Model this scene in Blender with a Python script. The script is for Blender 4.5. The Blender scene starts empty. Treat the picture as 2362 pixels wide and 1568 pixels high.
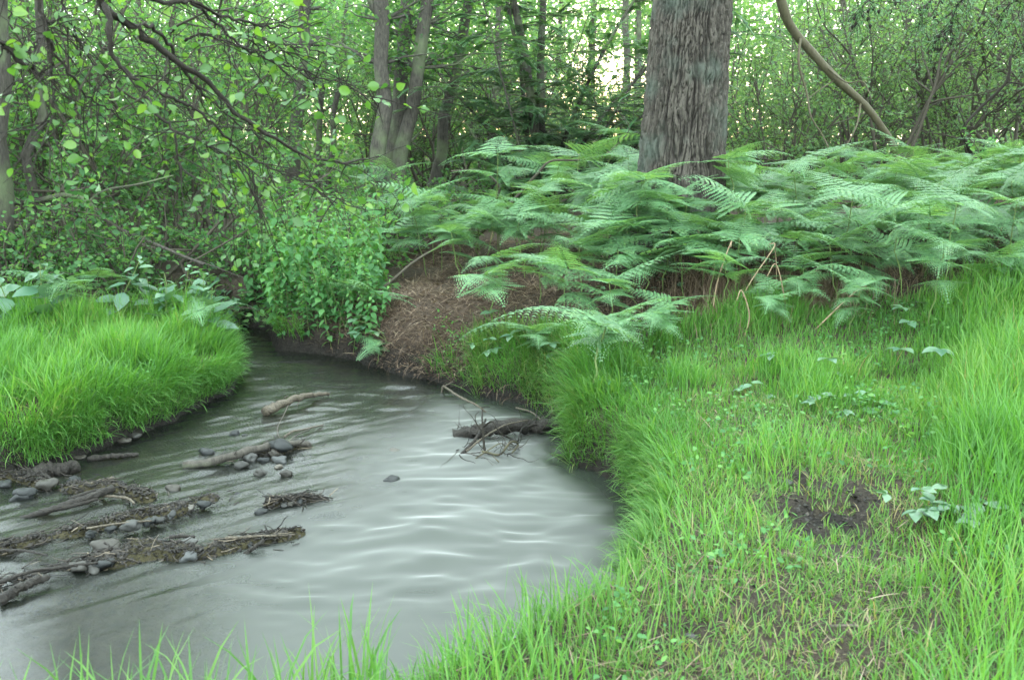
import bpy, math, random
import numpy as np
R = math.radians
S = bpy.context.scene
COL = S.collection
rng = np.random.default_rng(7)
random.seed(7)

# ------------------------------------------------------------------ camera, sky, sun, exposure
CAM_Z, PITCH, FPX = 1.9, R(12.7), 887.0          # eye height, look-down angle, focal length in 1024-wide pixels
cam = bpy.data.cameras.new('camera')
cam.sensor_width = 36.0
cam.lens = FPX / 1024 * 36.0
cam.clip_start, cam.clip_end = 0.05, 2000
cam.dof.use_dof = True
cam.dof.focus_distance = 6.0
cam.dof.aperture_fstop = 4.0
co = bpy.data.objects.new('camera', cam)
co.location = (0, 0, CAM_Z)
co.rotation_euler = (math.pi / 2 - PITCH, 0, 0)
COL.objects.link(co)
S.camera = co

SUN_EL, SUN_AZ = R(7.0), R(3.9)                   # azimuth clockwise from +Y
w = bpy.data.worlds.new('World'); S.world = w; w.use_nodes = True
nt = w.node_tree
bg = nt.nodes['Background']
sky = nt.nodes.new('ShaderNodeTexSky')
sky.sky_type = 'NISHITA'; sky.sun_disc = False
sky.sun_elevation = SUN_EL; sky.sun_rotation = SUN_AZ
sky.air_density = 1.0; sky.dust_density = 0.7; sky.ozone_density = 1.0
veil = nt.nodes.new('ShaderNodeMixRGB')            # thin bright cloud veil over the clear sky
veil.inputs[0].default_value = 0.82; veil.inputs[2].default_value = (4.6, 5.35, 5.4, 1)
nt.links.new(sky.outputs[0], veil.inputs[1]); nt.links.new(veil.outputs[0], bg.inputs[0])
bg.inputs[1].default_value = 0.15
sun = bpy.data.lights.new('sun', 'SUN')
sun.energy = 1.0; sun.angle = R(10); sun.color = (1.0, 0.86, 0.68)
so = bpy.data.objects.new('sun', sun); COL.objects.link(so)
so.rotation_euler = (math.pi / 2 - SUN_EL, 0, math.pi - SUN_AZ)
S.view_settings.view_transform = 'Standard'
S.view_settings.look = 'None'
S.view_settings.gamma = 1.0
S.view_settings.exposure = 3.1
S.cycles.max_bounces = 7
S.cycles.diffuse_bounces = 4
S.cycles.glossy_bounces = 2
S.cycles.transmission_bounces = 5
S.cycles.transparent_max_bounces = 8
S.cycles.caustics_reflective = False
S.cycles.caustics_refractive = False
S.cycles.sample_clamp_indirect = 4.0

# ------------------------------------------------------------------ helpers
K = 1024 / 2361.0 / FPX                            # photo coordinates (2361 x 1568) to tangent units
CP, SP = math.cos(PITCH), math.sin(PITCH)

def ray(u, v):
    a = (u - 1180.5) * K; b = (784 - v) * K
    return np.array([a, CP + b * SP, -SP + b * CP])

def at(u, v, Y):                                   # the point of a sight line at distance Y
    d = ray(u, v); return np.array([0, 0, CAM_Z]) + d * (Y / d[1])

def on(u, v, z=0.0):                               # the point of a sight line at height z
    d = ray(u, v); return np.array([0, 0, CAM_Z]) + d * ((z - CAM_Z) / d[2])

def proj(P):                                       # world -> photo coordinates
    P = np.atleast_2d(P); x, y, z = P[:, 0], P[:, 1], P[:, 2] - CAM_Z
    f = y * CP - z * SP; up = y * SP + z * CP
    return 1180.5 + x / f / K, 784 - up / f / K

def _h(ix, iy, iz, s):
    n = (ix.astype(np.int64) * 374761393 + iy.astype(np.int64) * 668265263 + iz.astype(np.int64) * 2147483647 + s * 1274126177) & 0xffffffff
    n = ((n ^ (n >> 13)) * 1274126177) & 0xffffffff
    n = ((n ^ (n >> 16)) * 2246822519) & 0xffffffff
    return ((n ^ (n >> 15)) & 0xffff) / 65535.0

def vnoise(x, y, z=None, s=0):
    x = np.asarray(x, float); y = np.asarray(y, float)
    z = np.zeros_like(x) if z is None else np.asarray(z, float)
    ix, iy, iz = np.floor(x), np.floor(y), np.floor(z)
    fx, fy, fz = x - ix, y - iy, z - iz
    fx, fy, fz = [f * f * (3 - 2 * f) for f in (fx, fy, fz)]
    r = 0
    for a in (0, 1):
        for b in (0, 1):
            for c in (0, 1):
                r = r + (fx if a else 1 - fx) * (fy if b else 1 - fy) * (fz if c else 1 - fz) * _h(ix + a, iy + b, iz + c, s)
    return r

def fbm(x, y, z=None, s=0, o=4):
    r, a, t, f = 0, 1.0, 0, 1.0
    for k in range(o):
        r = r + a * vnoise(np.asarray(x) * f, np.asarray(y) * f, None if z is None else np.asarray(z) * f, s + k); t += a; a *= .5; f *= 2.03
    return r / t

def smooth(a, b, x):
    t = np.clip((x - a) / (b - a), 0, 1); return t * t * (3 - 2 * t)

def unit(v):
    v = np.asarray(v, float); return v / (np.linalg.norm(v, axis=-1, keepdims=True) + 1e-12)

class MB:
    """collects vertices, quads and triangles, and links them as one mesh object"""
    def __init__(s): s.v, s.q, s.t, s.r, s.n = [], [], [], [], 0
    def add(s, V, Q=None, T=None, rnd=None):
        V = np.asarray(V, float).reshape(-1, 3)
        if Q is not None and len(Q): s.q.append(np.asarray(Q, np.int64).reshape(-1, 4) + s.n)
        if T is not None and len(T): s.t.append(np.asarray(T, np.int64).reshape(-1, 3) + s.n)
        s.v.append(V)
        if rnd is None: rnd = 0.5
        s.r.append(np.broadcast_to(np.asarray(rnd, float), (len(V),)))
        s.n += len(V)
    def mesh(s, name, mat, smooth_shade=True):
        V = np.concatenate(s.v); rn = np.concatenate(s.r)
        Q = np.concatenate(s.q) if s.q else np.zeros((0, 4), np.int64)
        T = np.concatenate(s.t) if s.t else np.zeros((0, 3), np.int64)
        m = bpy.data.meshes.new(name)
        m.vertices.add(len(V)); m.vertices.foreach_set('co', V.astype(np.float32).ravel())
        loops = np.concatenate([Q.ravel(), T.ravel()]).astype(np.int32)
        m.loops.add(len(loops)); m.loops.foreach_set('vertex_index', loops)
        st = np.concatenate([np.arange(len(Q)) * 4, len(Q) * 4 + np.arange(len(T)) * 3]).astype(np.int32)
        m.polygons.add(len(st)); m.polygons.foreach_set('loop_start', st)
        m.update(calc_edges=True)
        m.polygons.foreach_set('use_smooth', np.full(len(st), smooth_shade, bool))
        a = m.attributes.new('rnd', 'FLOAT', 'POINT'); a.data.foreach_set('value', rn.astype(np.float32))
        m.materials.append(mat)
        return m
    def build(s, name, mat, parent=None, smooth_shade=True):
        o = bpy.data.objects.new(name, s.mesh(name, mat, smooth_shade)); COL.objects.link(o)
        if parent is not None: o.parent = parent
        return o

def tag(o, label, cat, group=None, kind=None):
    o['label'] = label; o['category'] = cat
    if group: o['group'] = group
    if kind: o['kind'] = kind
    return o

def empty(name, loc=(0, 0, 0), rz=0.0, sc=1.0):
    o = bpy.data.objects.new(name, None); o.empty_display_size = .1; COL.objects.link(o)
    o.location = tuple(loc); o.rotation_euler = (0, 0, rz); o.scale = (sc, sc, sc)
    return o

def copy_tree(o, parent=None):
    c = o.copy(); COL.objects.link(c)
    if parent is not None: c.parent = parent
    for ch in list(o.children): copy_tree(ch, c)
    return c

def tube(mb, P, rad, sides=6, rnd=.5, rough=0.0, s=0):
    P = np.asarray(P, float); n = len(P)
    rad = np.broadcast_to(np.asarray(rad, float), (n,))
    T = unit(np.gradient(P, axis=0))
    ref = np.array([1., 0, 0]) if abs(T[0][0]) < .8 else np.array([0, 1., 0])
    N = np.zeros_like(P); N[0] = unit(ref - T[0] * ref.dot(T[0]))
    for i in range(1, n):
        a = N[i - 1] - T[i] * N[i - 1].dot(T[i]); N[i] = unit(a)
    B = np.cross(T, N)
    an = np.arange(sides) * 2 * math.pi / sides
    rr = np.repeat(rad[:, None], sides, 1)
    if rough:
        rr = rr * (1 + rough * (vnoise(np.cos(an)[None] * 1.7 + 9 + s, np.sin(an)[None] * 1.7 + 0 * rr, np.arange(n)[:, None] * .8 + 0 * rr, s) - .5) * 2)
    V = P[:, None] + rr[..., None] * (np.cos(an)[None, :, None] * N[:, None] + np.sin(an)[None, :, None] * B[:, None])
    V = np.concatenate([V.reshape(-1, 3), P[:1], P[-1:] + T[-1:] * rad[-1] * .6])
    i = np.arange(n - 1)[:, None] * sides; j = np.arange(sides)[None]; k = (j + 1) % sides
    Q = np.stack([i + j, i + k, i + sides + k, i + sides + j], -1).reshape(-1, 4)
    j = j[0]; k = k[0]
    T3 = np.concatenate([np.stack([np.full(sides, n * sides), k, j], -1),
                         np.stack([np.full(sides, n * sides + 1), (n - 1) * sides + j, (n - 1) * sides + k], -1)])
    mb.add(V, Q, T3, rnd)

def spline(P, n):                                   # smooth resampling of a polyline
    P = np.asarray(P, float); m = len(P)
    E = np.vstack([2 * P[0] - P[1], P, 2 * P[-1] - P[-2]])
    t = np.linspace(0, m - 1 - 1e-9, n); i = t.astype(int); f = (t - i)[:, None]
    a, b, c, d = E[i], E[i + 1], E[i + 2], E[i + 3]
    return .5 * (2 * b + (c - a) * f + (2 * a - 5 * b + 4 * c - d) * f ** 2 + (3 * b - a - 3 * c + d) * f ** 3)

def wander(p, d, L, n, wob=.2, up=0.0, g=None):     # a wandering path
    g = g or rng
    P = [np.array(p, float)]; d = unit(d)
    for k in range(n):
        d = unit(d + g.normal(0, wob, 3) + np.array([0, 0, up])); P.append(P[-1] + d * L / n)
    return np.array(P)

# leaf shapes: (along, across, up) rows, quads, triangles
LEAF = {
 'diamond': (np.array([[0, 0, 0], [.42, .3, .07], [1, 0, -.06], [.5, 0, 0], [.42, -.3, .07]]), [[0, 1, 2, 3], [0, 3, 2, 4]], []),
 'ovate': (np.array([[0, 0, 0], [.18, .24, .05], [.45, .33, .07], [.75, .2, .03], [1, 0, -.1], [.75, -.2, .03], [.45, -.33, .07], [.18, -.24, .05], [.3, 0, 0], [.65, 0, -.02]]),
           [[0, 1, 2, 8], [8, 2, 3, 9], [0, 8, 6, 7], [8, 9, 5, 6]], [[9, 3, 4], [9, 4, 5]]),
 'round': (np.array([[0, 0, 0], [.1, .2, .05], [.35, .38, .1], [.62, .36, .06], [.84, .2, -.06], [1.04, 0, -.2], [.86, -.18, -.05], [.65, -.35, .08], [.35, -.37, .12], [.1, -.2, .05], [.3, 0, 0], [.7, 0, -.05]]),
           [[0, 1, 2, 10], [10, 2, 3, 11], [11, 3, 4, 5], [0, 10, 8, 9], [10, 11, 7, 8], [11, 5, 6, 7]], []),
 'toothed': (np.array([[0, 0, 0], [.05, .2, .02], [.16, .25, .04], [.18, .33, .06], [.3, .3, .06], [.34, .36, .06], [.46, .29, .05], [.52, .31, .05], [.62, .21, .02], [.69, .22, 0], [.8, .1, -.06], [1, 0, -.2],
                        [.05, -.2, .02], [.16, -.25, .04], [.18, -.33, .06], [.3, -.3, .06], [.34, -.36, .06], [.46, -.29, .05], [.52, -.31, .05], [.62, -.21, .02], [.69, -.22, 0], [.8, -.1, -.06], [.3, 0, 0], [.62, 0, -.03]]),
             [[0, 1, 2, 22], [22, 2, 3, 4], [22, 4, 5, 6], [22, 6, 8, 23], [23, 8, 9, 10], [0, 22, 13, 12], [22, 15, 14, 13], [22, 17, 16, 15], [22, 23, 19, 17], [23, 21, 20, 19]], [[6, 7, 8], [17, 19, 18], [23, 10, 11], [23, 11, 21]]),
 'needle': (np.array([[0, -.05, 0], [0, .05, 0], [.6, .045, -.03], [1, 0, -.09], [.6, -.045, -.03]]), [[0, 1, 2, 4]], [[4, 2, 3]]),
}

def leaves(mb, P, D, size, shape='diamond', Nrm=None, rnd=None, flat=0.6, g=None):
    """many leaves at once: P positions, D pointing directions, flat pulls the blades to the horizontal"""
    g = g or rng
    P = np.asarray(P, float); n = len(P)
    if n == 0: return
    D = unit(D); size = np.broadcast_to(np.asarray(size, float), (n,))
    if Nrm is None: Nrm = g.normal(0, 1, (n, 3)) * (1 - flat) + np.array([0, 0, 1]) * flat
    side = unit(np.cross(Nrm, D)); up = np.cross(D, side)
    tv, tq, tt = LEAF[shape]; k = len(tv)
    V = P[:, None] + size[:, None, None] * (tv[None, :, 0:1] * D[:, None] + tv[None, :, 1:2] * side[:, None] + tv[None, :, 2:3] * up[:, None])
    off = (np.arange(n) * k)[:, None, None]
    Q = (off + np.asarray(tq)[None]).reshape(-1, 4) if len(tq) else None
    T = (off + np.asarray(tt)[None]).reshape(-1, 3) if len(tt) else None
    rnd = g.random(n) if rnd is None else np.broadcast_to(rnd, (n,))
    mb.add(V.reshape(-1, 3), Q, T, np.repeat(rnd, k))

def blades(mb, root, L, W, az, lean, curl, rnd, seg=4):
    """grass blades: ribbons that rise, lean over and taper"""
    n = len(root); t = np.linspace(0, 1, seg + 1)
    ang = lean[:, None] + curl[:, None] * t[None, :] ** 1.4         # angle from vertical
    st = (L / seg)[:, None]
    dx = np.concatenate([np.zeros((n, 1)), np.cumsum(np.sin(ang[:, :-1]) * st, 1)], 1)
    dz = np.concatenate([np.zeros((n, 1)), np.cumsum(np.cos(ang[:, :-1]) * st, 1)], 1)
    ca, sa = np.cos(az)[:, None], np.sin(az)[:, None]
    C = np.stack([root[:, 0:1] + dx * ca, root[:, 1:2] + dx * sa, root[:, 2:3] + dz], -1)
    tw = az + math.pi / 2 + rng.normal(0, .5, n)
    wd = np.stack([np.cos(tw), np.sin(tw), rng.normal(0, .15, n)], -1)
    prof = np.array([.75, 1, .95, .7, 0.0]) if seg == 4 else np.array([.8, 1, .75, 0.0])
    A = C[:, :-1] + wd[:, None] * (W[:, None] * prof[None, :-1] * .5)[..., None]
    B = C[:, :-1] - wd[:, None] * (W[:, None] * prof[None, :-1] * .5)[..., None]
    k = 2 * seg + 1
    V = np.concatenate([A, B, C[:, -1:]], 1)
    off = (np.arange(n) * k)[:, None]
    Q = np.concatenate([np.stack([off + i, off + i + 1, off + seg + i + 1, off + seg + i], -1) for i in range(seg - 1)], 1).reshape(-1, 4)
    T = np.stack([off + seg - 1, off + 2 * seg, off + 2 * seg - 1], -1).reshape(-1, 3)
    mb.add(V.reshape(-1, 3), Q, T, np.repeat(rnd, k))

# ------------------------------------------------------------------ materials
def newmat(name):
    m = bpy.data.materials.new(name); m.use_nodes = True
    n = m.node_tree.nodes; n.clear()
    out = n.new('ShaderNodeOutputMaterial')
    return m, n, m.node_tree.links, out

def ramp(n, stops):
    r = n.new('ShaderNodeValToRGB'); e = r.color_ramp.elements
    while len(e) < len(stops): e.new(.5)
    for k, (p, c) in enumerate(stops): e[k].position = p; e[k].color = (*c, 1)
    return r

def leaf_mat(name, stops, trans=.35, rough=.45, spec=.5, objvar=.12):
    m, n, l, out = newmat(name)
    at_ = n.new('ShaderNodeAttribute'); at_.attribute_name = 'rnd'
    r = ramp(n, stops); l.new(at_.outputs['Fac'], r.inputs[0])
    oi = n.new('ShaderNodeObjectInfo')
    hs = n.new('ShaderNodeHueSaturation'); l.new(r.outputs[0], hs.inputs['Color'])
    mr = n.new('ShaderNodeMapRange'); l.new(oi.outputs['Random'], mr.inputs[0])
    mr.inputs[3].default_value = 1 - objvar; mr.inputs[4].default_value = 1 + objvar
    l.new(mr.outputs[0], hs.inputs['Value'])
    p = n.new('ShaderNodeBsdfPrincipled'); l.new(hs.outputs[0], p.inputs['Base Color'])
    p.inputs['Roughness'].default_value = rough; p.inputs['Specular IOR Level'].default_value = spec
    t = n.new('ShaderNodeBsdfTranslucent')
    g = n.new('ShaderNodeMixRGB'); g.blend_type = 'MULTIPLY'; g.inputs[0].default_value = 1
    l.new(hs.outputs[0], g.inputs[1]); g.inputs[2].default_value = (1.6, 1.5, .6, 1); l.new(g.outputs[0], t.inputs[0])
    mx = n.new('ShaderNodeMixShader'); mx.inputs[0].default_value = trans
    l.new(p.outputs[0], mx.inputs[1]); l.new(t.outputs[0], mx.inputs[2]); l.new(mx.outputs[0], out.inputs[0])
    return m

def bark_mat(name, c1, c2, scale=(8, 8, 2), bump=.6, rough=.85, moss=None, furrow=None):
    m, n, l, out = newmat(name)
    tc = n.new('ShaderNodeTexCoord'); mp = n.new('ShaderNodeMapping'); mp.inputs['Scale'].default_value = scale
    l.new(tc.outputs['Object'], mp.inputs[0])
    no = n.new('ShaderNodeTexNoise'); no.inputs['Scale'].default_value = 3; no.inputs['Detail'].default_value = 8; no.inputs['Roughness'].default_value = .65
    l.new(mp.outputs[0], no.inputs[0])
    r = ramp(n, [(.3, c1), (.7, c2)]); l.new(no.outputs[0], r.inputs[0])
    colr = r.outputs[0]
    if furrow:                                      # red brown inner bark in the furrows between grey plates
        q = n.new('ShaderNodeAttribute'); q.attribute_name = 'rnd'; fx = n.new('ShaderNodeMixRGB'); l.new(q.outputs['Fac'], fx.inputs[0]); fx.inputs[1].default_value = (*furrow, 1); l.new(colr, fx.inputs[2]); colr = fx.outputs[0]
    if moss:
        n2 = n.new('ShaderNodeTexNoise'); n2.inputs['Scale'].default_value = 2.2; n2.inputs['Detail'].default_value = 5; l.new(tc.outputs['Object'], n2.inputs[0])
        r2 = ramp(n, [(.5, (0, 0, 0)), (.66, (1, 1, 1))]); l.new(n2.outputs[0], r2.inputs[0])
        mx = n.new('ShaderNodeMixRGB'); l.new(r2.outputs[0], mx.inputs[0]); l.new(colr, mx.inputs[1]); mx.inputs[2].default_value = (*moss, 1); colr = mx.outputs[0]
    p = n.new('ShaderNodeBsdfPrincipled'); p.inputs['Roughness'].default_value = rough; p.inputs['Specular IOR Level'].default_value = .25; l.new(colr, p.inputs['Base Color'])
    b = n.new('ShaderNodeBump'); b.inputs['Strength'].default_value = bump; b.inputs['Distance'].default_value = .02
    l.new(no.outputs[0], b.inputs['Height']); l.new(b.outputs[0], p.inputs['Normal'])
    l.new(p.outputs[0], out.inputs[0])
    return m

M = {}
M['grass'] = leaf_mat('grass', [(0, (.055, .17, .035)), (.55, (.095, .25, .045)), (.86, (.14, .29, .06)), (.94, (.22, .25, .1)), (1, (.3, .26, .14))], .4, .5, .4, 0)
M['grass_cool'] = leaf_mat('grass_cool', [(0, (.05, .15, .03)), (.55, (.09, .22, .04)), (.9, (.14, .27, .06)), (1, (.26, .24, .12))], .4, .5, .4, 0)
M['turf'] = leaf_mat('turf', [(0, (.06, .16, .035)), (.5, (.105, .23, .05)), (.78, (.16, .25, .075)), (1, (.28, .24, .13))], .35, .55, .35, 0)
M['bracken'] = leaf_mat('bracken', [(0, (.085, .195, .09)), (.6, (.125, .26, .12)), (1, (.19, .32, .13))], .38, .45, .5, .2)
M['nettle'] = leaf_mat('nettle', [(0, (.055, .16, .055)), (.6, (.09, .235, .075)), (1, (.15, .31, .085))], .4, .5, .25, .15)
M['shrub'] = leaf_mat('shrub', [(0, (.045, .13, .05)), (.6, (.085, .205, .07)), (1, (.16, .31, .095))], .5, .5, .3, .2)
M['hedge'] = leaf_mat('hedge', [(0, (.07, .155, .07)), (.6, (.11, .22, .09)), (1, (.18, .30, .11))], .5, .5, .5, .2)
M['alder'] = leaf_mat('alder', [(0, (.035, .10, .025)), (.6, (.06, .155, .03)), (1, (.12, .23, .04))], .42, .4, .6, .1)
M['conifer'] = leaf_mat('conifer', [(0, (.05, .13, .06)), (.6, (.07, .17, .07)), (1, (.1, .21, .08))], .3, .5, .5, .1)
M['bramble'] = leaf_mat('bramble', [(0, (.06, .15, .09)), (1, (.12, .22, .12))], .25, .35, .7, .15)
M['stalk'] = bark_mat('stalk', (.09, .14, .04), (.14, .19, .06), (20, 20, 4), .1, .6)
M['pine_bark'] = bark_mat('pine_bark', (.045, .039, .032), (.118, .104, .088), (16, 16, 5), 1, .9, (.08, .095, .078), (.024, .02, .017))
M['bark'] = bark_mat('bark', (.028, .025, .021), (.10, .09, .076), (14, 14, 4), .7, .85, (.12, .15, .08))
M['green_bark'] = bark_mat('green_bark', (.06, .047, .03), (.095, .09, .05), (10, 10, 3), .4, .7)
M['twig'] = bark_mat('twig', (.009, .008, .006), (.03, .025, .018), (30, 30, 30), .4, .85)
M['brush'] = bark_mat('brush', (.04, .035, .026), (.09, .08, .058), (30, 30, 30), .3, .8)
M['wet_wood'] = bark_mat('wet_wood', (.009, .008, .007), (.05, .043, .036), (25, 25, 25), .9, .5)
M['dry_wood'] = bark_mat('dry_wood', (.03, .025, .02), (.16, .135, .1), (25, 25, 25), .6, .6)
M['straw'] = leaf_mat('straw', [(0, (.075, .05, .035)), (.5, (.14, .10, .07)), (.8, (.22, .165, .115)), (1, (.32, .26, .19))], .12, .7, .2, 0)
M['dry_stem'] = bark_mat('dry_stem', (.2, .13, .08), (.36, .27, .18), (20, 20, 20), .2, .7)
M['debris'] = leaf_mat('debris', [(0, (.008, .007, .006)), (.6, (.03, .026, .022)), (.9, (.075, .062, .05)), (1, (.22, .18, .13))], .0, .5, .25, 0)

def stone_mat():
    m, n, l, out = newmat('stone')
    tc = n.new('ShaderNodeTexCoord'); no = n.new('ShaderNodeTexNoise'); no.inputs['Scale'].default_value = 25; no.inputs['Detail'].default_value = 7
    l.new(tc.outputs['Object'], no.inputs[0])
    oi = n.new('ShaderNodeObjectInfo')
    r1 = ramp(n, [(0, (.012, .014, .014)), (.4, (.028, .03, .03)), (.6, (.045, .04, .032)), (.85, (.062, .066, .066)), (1, (.11, .095, .075))]); l.new(oi.outputs['Random'], r1.inputs[0])
    r2 = ramp(n, [(.3, (.6, .6, .6)), (.7, (1.25, 1.25, 1.25))]); l.new(no.outputs[0], r2.inputs[0])
    mx = n.new('ShaderNodeMixRGB'); mx.blend_type = 'MULTIPLY'; mx.inputs[0].default_value = 1; l.new(r1.outputs[0], mx.inputs[1]); l.new(r2.outputs[0], mx.inputs[2])
    p = n.new('ShaderNodeBsdfPrincipled'); l.new(mx.outputs[0], p.inputs['Base Color']); p.inputs['Roughness'].default_value = .45; p.inputs['Specular IOR Level'].default_value = .3
    b = n.new('ShaderNodeBump'); b.inputs['Strength'].default_value = .3; b.inputs['Distance'].default_value = .006; l.new(no.outputs[0], b.inputs['Height']); l.new(b.outputs[0], p.inputs['Normal'])
    l.new(p.outputs[0], out.inputs[0]); return m
M['stone'] = stone_mat()

# ------------------------------------------------------------------ terrain
edge = [(-9, 4.7), (-5.2, 4.95)]
edge += [tuple(on(u, v)[:2]) for u, v in [(0, 1092), (90, 1078), (190, 1048), (290, 1012), (390, 975), (470, 932), (528, 906), (548, 870), (530, 832), (480, 806)]]
edge += [(-3.6, 8.75), (-6, 9.3), (-12, 10), (-12, 10.9), (-6, 10.1), (-3.4, 9.45), (-2.5, 8.9)]
edge += [tuple(on(u, v)[:2]) for u, v in [(640, 808), (760, 822), (830, 836), (910, 862), (1010, 880), (1060, 897), (1130, 918), (1250, 945), (1308, 990), (1318, 1060),
         (1430, 1112), (1472, 1160), (1500, 1250), (1490, 1350), (1410, 1460), (1250, 1550), (1090, 1630), (960, 1690)]]
edge += [(-.8, 2.3), (-1.5, 2.2), (-2.6, 2.2), (-5, 2.2), (-9, 2.1)]
EDGE = np.array(edge)

def sdist(x, y):                                    # distance to the water's edge, negative in the water
    x = np.asarray(x, float).ravel(); y = np.asarray(y, float).ravel()
    d = np.full(len(x), 1e9); ins = np.zeros(len(x), bool)
    n = len(EDGE)
    for i in range(n):
        a = EDGE[i]; b = EDGE[(i + 1) % n]; e = b - a
        t = np.clip(((x - a[0]) * e[0] + (y - a[1]) * e[1]) / (e @ e), 0, 1)
        d = np.minimum(d, (x - a[0] - t * e[0]) ** 2 + (y - a[1] - t * e[1]) ** 2)
        c = ((a[1] > y) != (b[1] > y))
        if e[1] != 0: ins ^= c & (x < a[0] + (y - a[1]) / e[1] * e[0])
    return np.sqrt(d) * np.where(ins, -1, 1)

CTRL = np.array([
 (-3, 6, .26), (-4, 5.4, .25), (-2.4, 6.6, .24), (-3.3, 7.5, .34), (-5, 8.3, .45), (-2.6, 7.7, .3), (-2, 10.2, .5), (-8, 6, .5), (-1.6, 9, .38), (-1.0, 9.4, .5), (-5, 12, .6),
 (.2, 2, .26), (-.6, 1.8, .25), (-2, 1.6, .25), (1.5, 3, .3), (2.5, 3.5, .36), (2.5, 5, .42), (1.1, 4.3, .32), (.95, 5.0, .33), (3.5, 5, .52), (1, 5.8, .36),
 (.9, 6.5, .46), (-.4, 7.5, .52), (.3, 7.6, .6), (2, 6.9, .62), (3.5, 7, .82), (1.7, 8.5, 1.12), (1.2, 7.8, .86), (4, 8.6, 1.16), (0, 9.2, .78), (-1, 11, .75), (2, 11.5, 1.1), (6, 11, 1.2), (5.5, 7.5, 1.0), (5, 5.5, .75), (4.5, 3.5, .5),
 (-6, 15, .7), (0, 20, .9), (10, 20, 1.2), (-10, 20, .9), (0, 40, 1.2), (-30, 30, 1.2), (30, 30, 1.4), (0, 0, .28), (4, 0, .35), (-4, 0, .28), (0, -30, .4), (-20, 3, .6), (20, 5, 1.0), (0, 120, 2), (120, 0, 2), (-120, 0, 2), (0, -120, 1)], float)

BARS = [  # gravel bars: line in photo coordinates, half width (m), crest height over the bed
 ([(440, 1072), (560, 1052), (640, 1045), (700, 1020)], .07, .12),
 ([(-60, 1290), (0, 1270), (120, 1242), (280, 1203), (400, 1182), (480, 1150)], .09, .145),
 ([(320, 1262), (450, 1278), (560, 1258), (680, 1235)], .09, .145),
 ([(-80, 1380), (0, 1352), (90, 1322), (200, 1298), (280, 1298)], .08, .14),
 ([(-30, 1105), (60, 1100), (130, 1125), (260, 1130), (340, 1150)], .09, .12),
 ([(620, 1165), (690, 1155), (750, 1148)], .05, .10),
]
BARW = [(np.array([on(u, v)[:2] for u, v in l]), w_, h_) for l, w_, h_ in BARS]

def segdist(x, y, L):
    d = np.full(np.shape(x), 1e9)
    for a, b in zip(L[:-1], L[1:]):
        e = b - a; t = np.clip(((x - a[0]) * e[0] + (y - a[1]) * e[1]) / (e @ e), 0, 1)
        d = np.minimum(d, np.hypot(x - a[0] - t * e[0], y - a[1] - t * e[1]))
    return d

HOLES = [(1.33, 3.5, .2, .06), (1.47, 3.7, .14, .05), (1.30, 3.92, .1, .04), (.52, 2.68, .09, .025)]
def height(x, y, detail=True):
    x = np.asarray(x, float); shp = x.shape; x = x.ravel(); y = np.asarray(y, float).ravel()
    sd = sdist(x, y)
    num = np.zeros(len(x)); den = np.zeros(len(x))
    for cx, cy, cz in CTRL:
        wt = 1 / ((x - cx) ** 2 + (y - cy) ** 2 + .12) ** 2
        num += wt * cz; den += wt
    T = num / den
    # the earth bank below the bracken climbs gently, the grassy banks stand steep
    sl = np.exp(-(((x + .2) / 1.3) ** 2 + ((y - 7.2) / .9) ** 2))
    wd = .055 + .46 * sl
    land = T * (1 - np.exp(-np.maximum(sd, 0) / wd * 1.6)) + .015
    if detail:
        land = land + (fbm(x * 1.3, y * 1.3, s=3) - .5) * .16 * smooth(.2, 1.2, sd) + (fbm(x * 7, y * 7, s=5) - .5) * .05 * smooth(.02, .3, sd)
    shallow = smooth(.2, -1.4, x) * smooth(6.0, 5.2, y)
    depth = .26 - .16 * shallow
    bed = -.05 - depth * smooth(0, .4, -sd)
    if detail:
        bed = bed + (fbm(x * 5, y * 5, s=8) - .5) * .05 * smooth(.1, .4, -sd)
        for L, w_, h_ in BARW:
            d = segdist(x, y, L)
            bed = bed + .05 * np.exp(-(d / (w_ * 2.8)) ** 2) * smooth(.05, .3, -sd) + (h_ + .016) * np.exp(-(d / w_) ** 2) * (.4 + 1.0 * (vnoise(x * 9, y * 9, s=11)))* smooth(0, .1, -sd)
    if detail:                                      # the trodden muddy hollow and two scuffed spots
        for mx_, my_, mr_, md_ in HOLES:
            q = np.hypot(x - mx_, (y - my_) * 1.3) / mr_ + .5 * (vnoise(x * 9, y * 9, s=13) - .5)
            land = land - md_ * np.exp(-q ** 4) * (.6 + .9 * vnoise(x * 14, y * 14, s=14))
    z = np.where(sd > 0, land, np.minimum(bed, .035))
    return z.reshape(shp)

def gz(x, y): return float(height(np.array([x]), np.array([y]))[0])

def G(u, v):                                        # where a sight line meets the ground
    d = ray(u, v); ts = np.concatenate([np.arange(1.2, 14, .02), np.arange(14, 60, .2)])
    P = np.array([0, 0, CAM_Z]) + d[None] * (ts / d[1])[:, None]
    hit = np.where(P[:, 2] < height(P[:, 0], P[:, 1]))[0]
    return P[hit[0]] if len(hit) else P[-1]

def grow_axis(a, b, step, far, f=1.18):
    c = list(np.arange(a, b, step)); s = step; p = c[-1]
    while p < far: s *= f; p += s; c.append(p)
    s = step; p = a; lo = []
    while p > -far: s *= f; p -= s; lo.append(p)
    return np.array(lo[::-1] + c)

xs = grow_axis(-4.2, 5.2, .045, 160); ys = grow_axis(1.6, 10.5, .045, 160)
X, Y = np.meshgrid(xs, ys)
Z = height(X, Y)
nx, ny = len(xs), len(ys)
idx = np.arange(nx * ny).reshape(ny, nx)
Q = np.stack([idx[:-1, :-1], idx[:-1, 1:], idx[1:, 1:], idx[1:, :-1]], -1).reshape(-1, 4)

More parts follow.
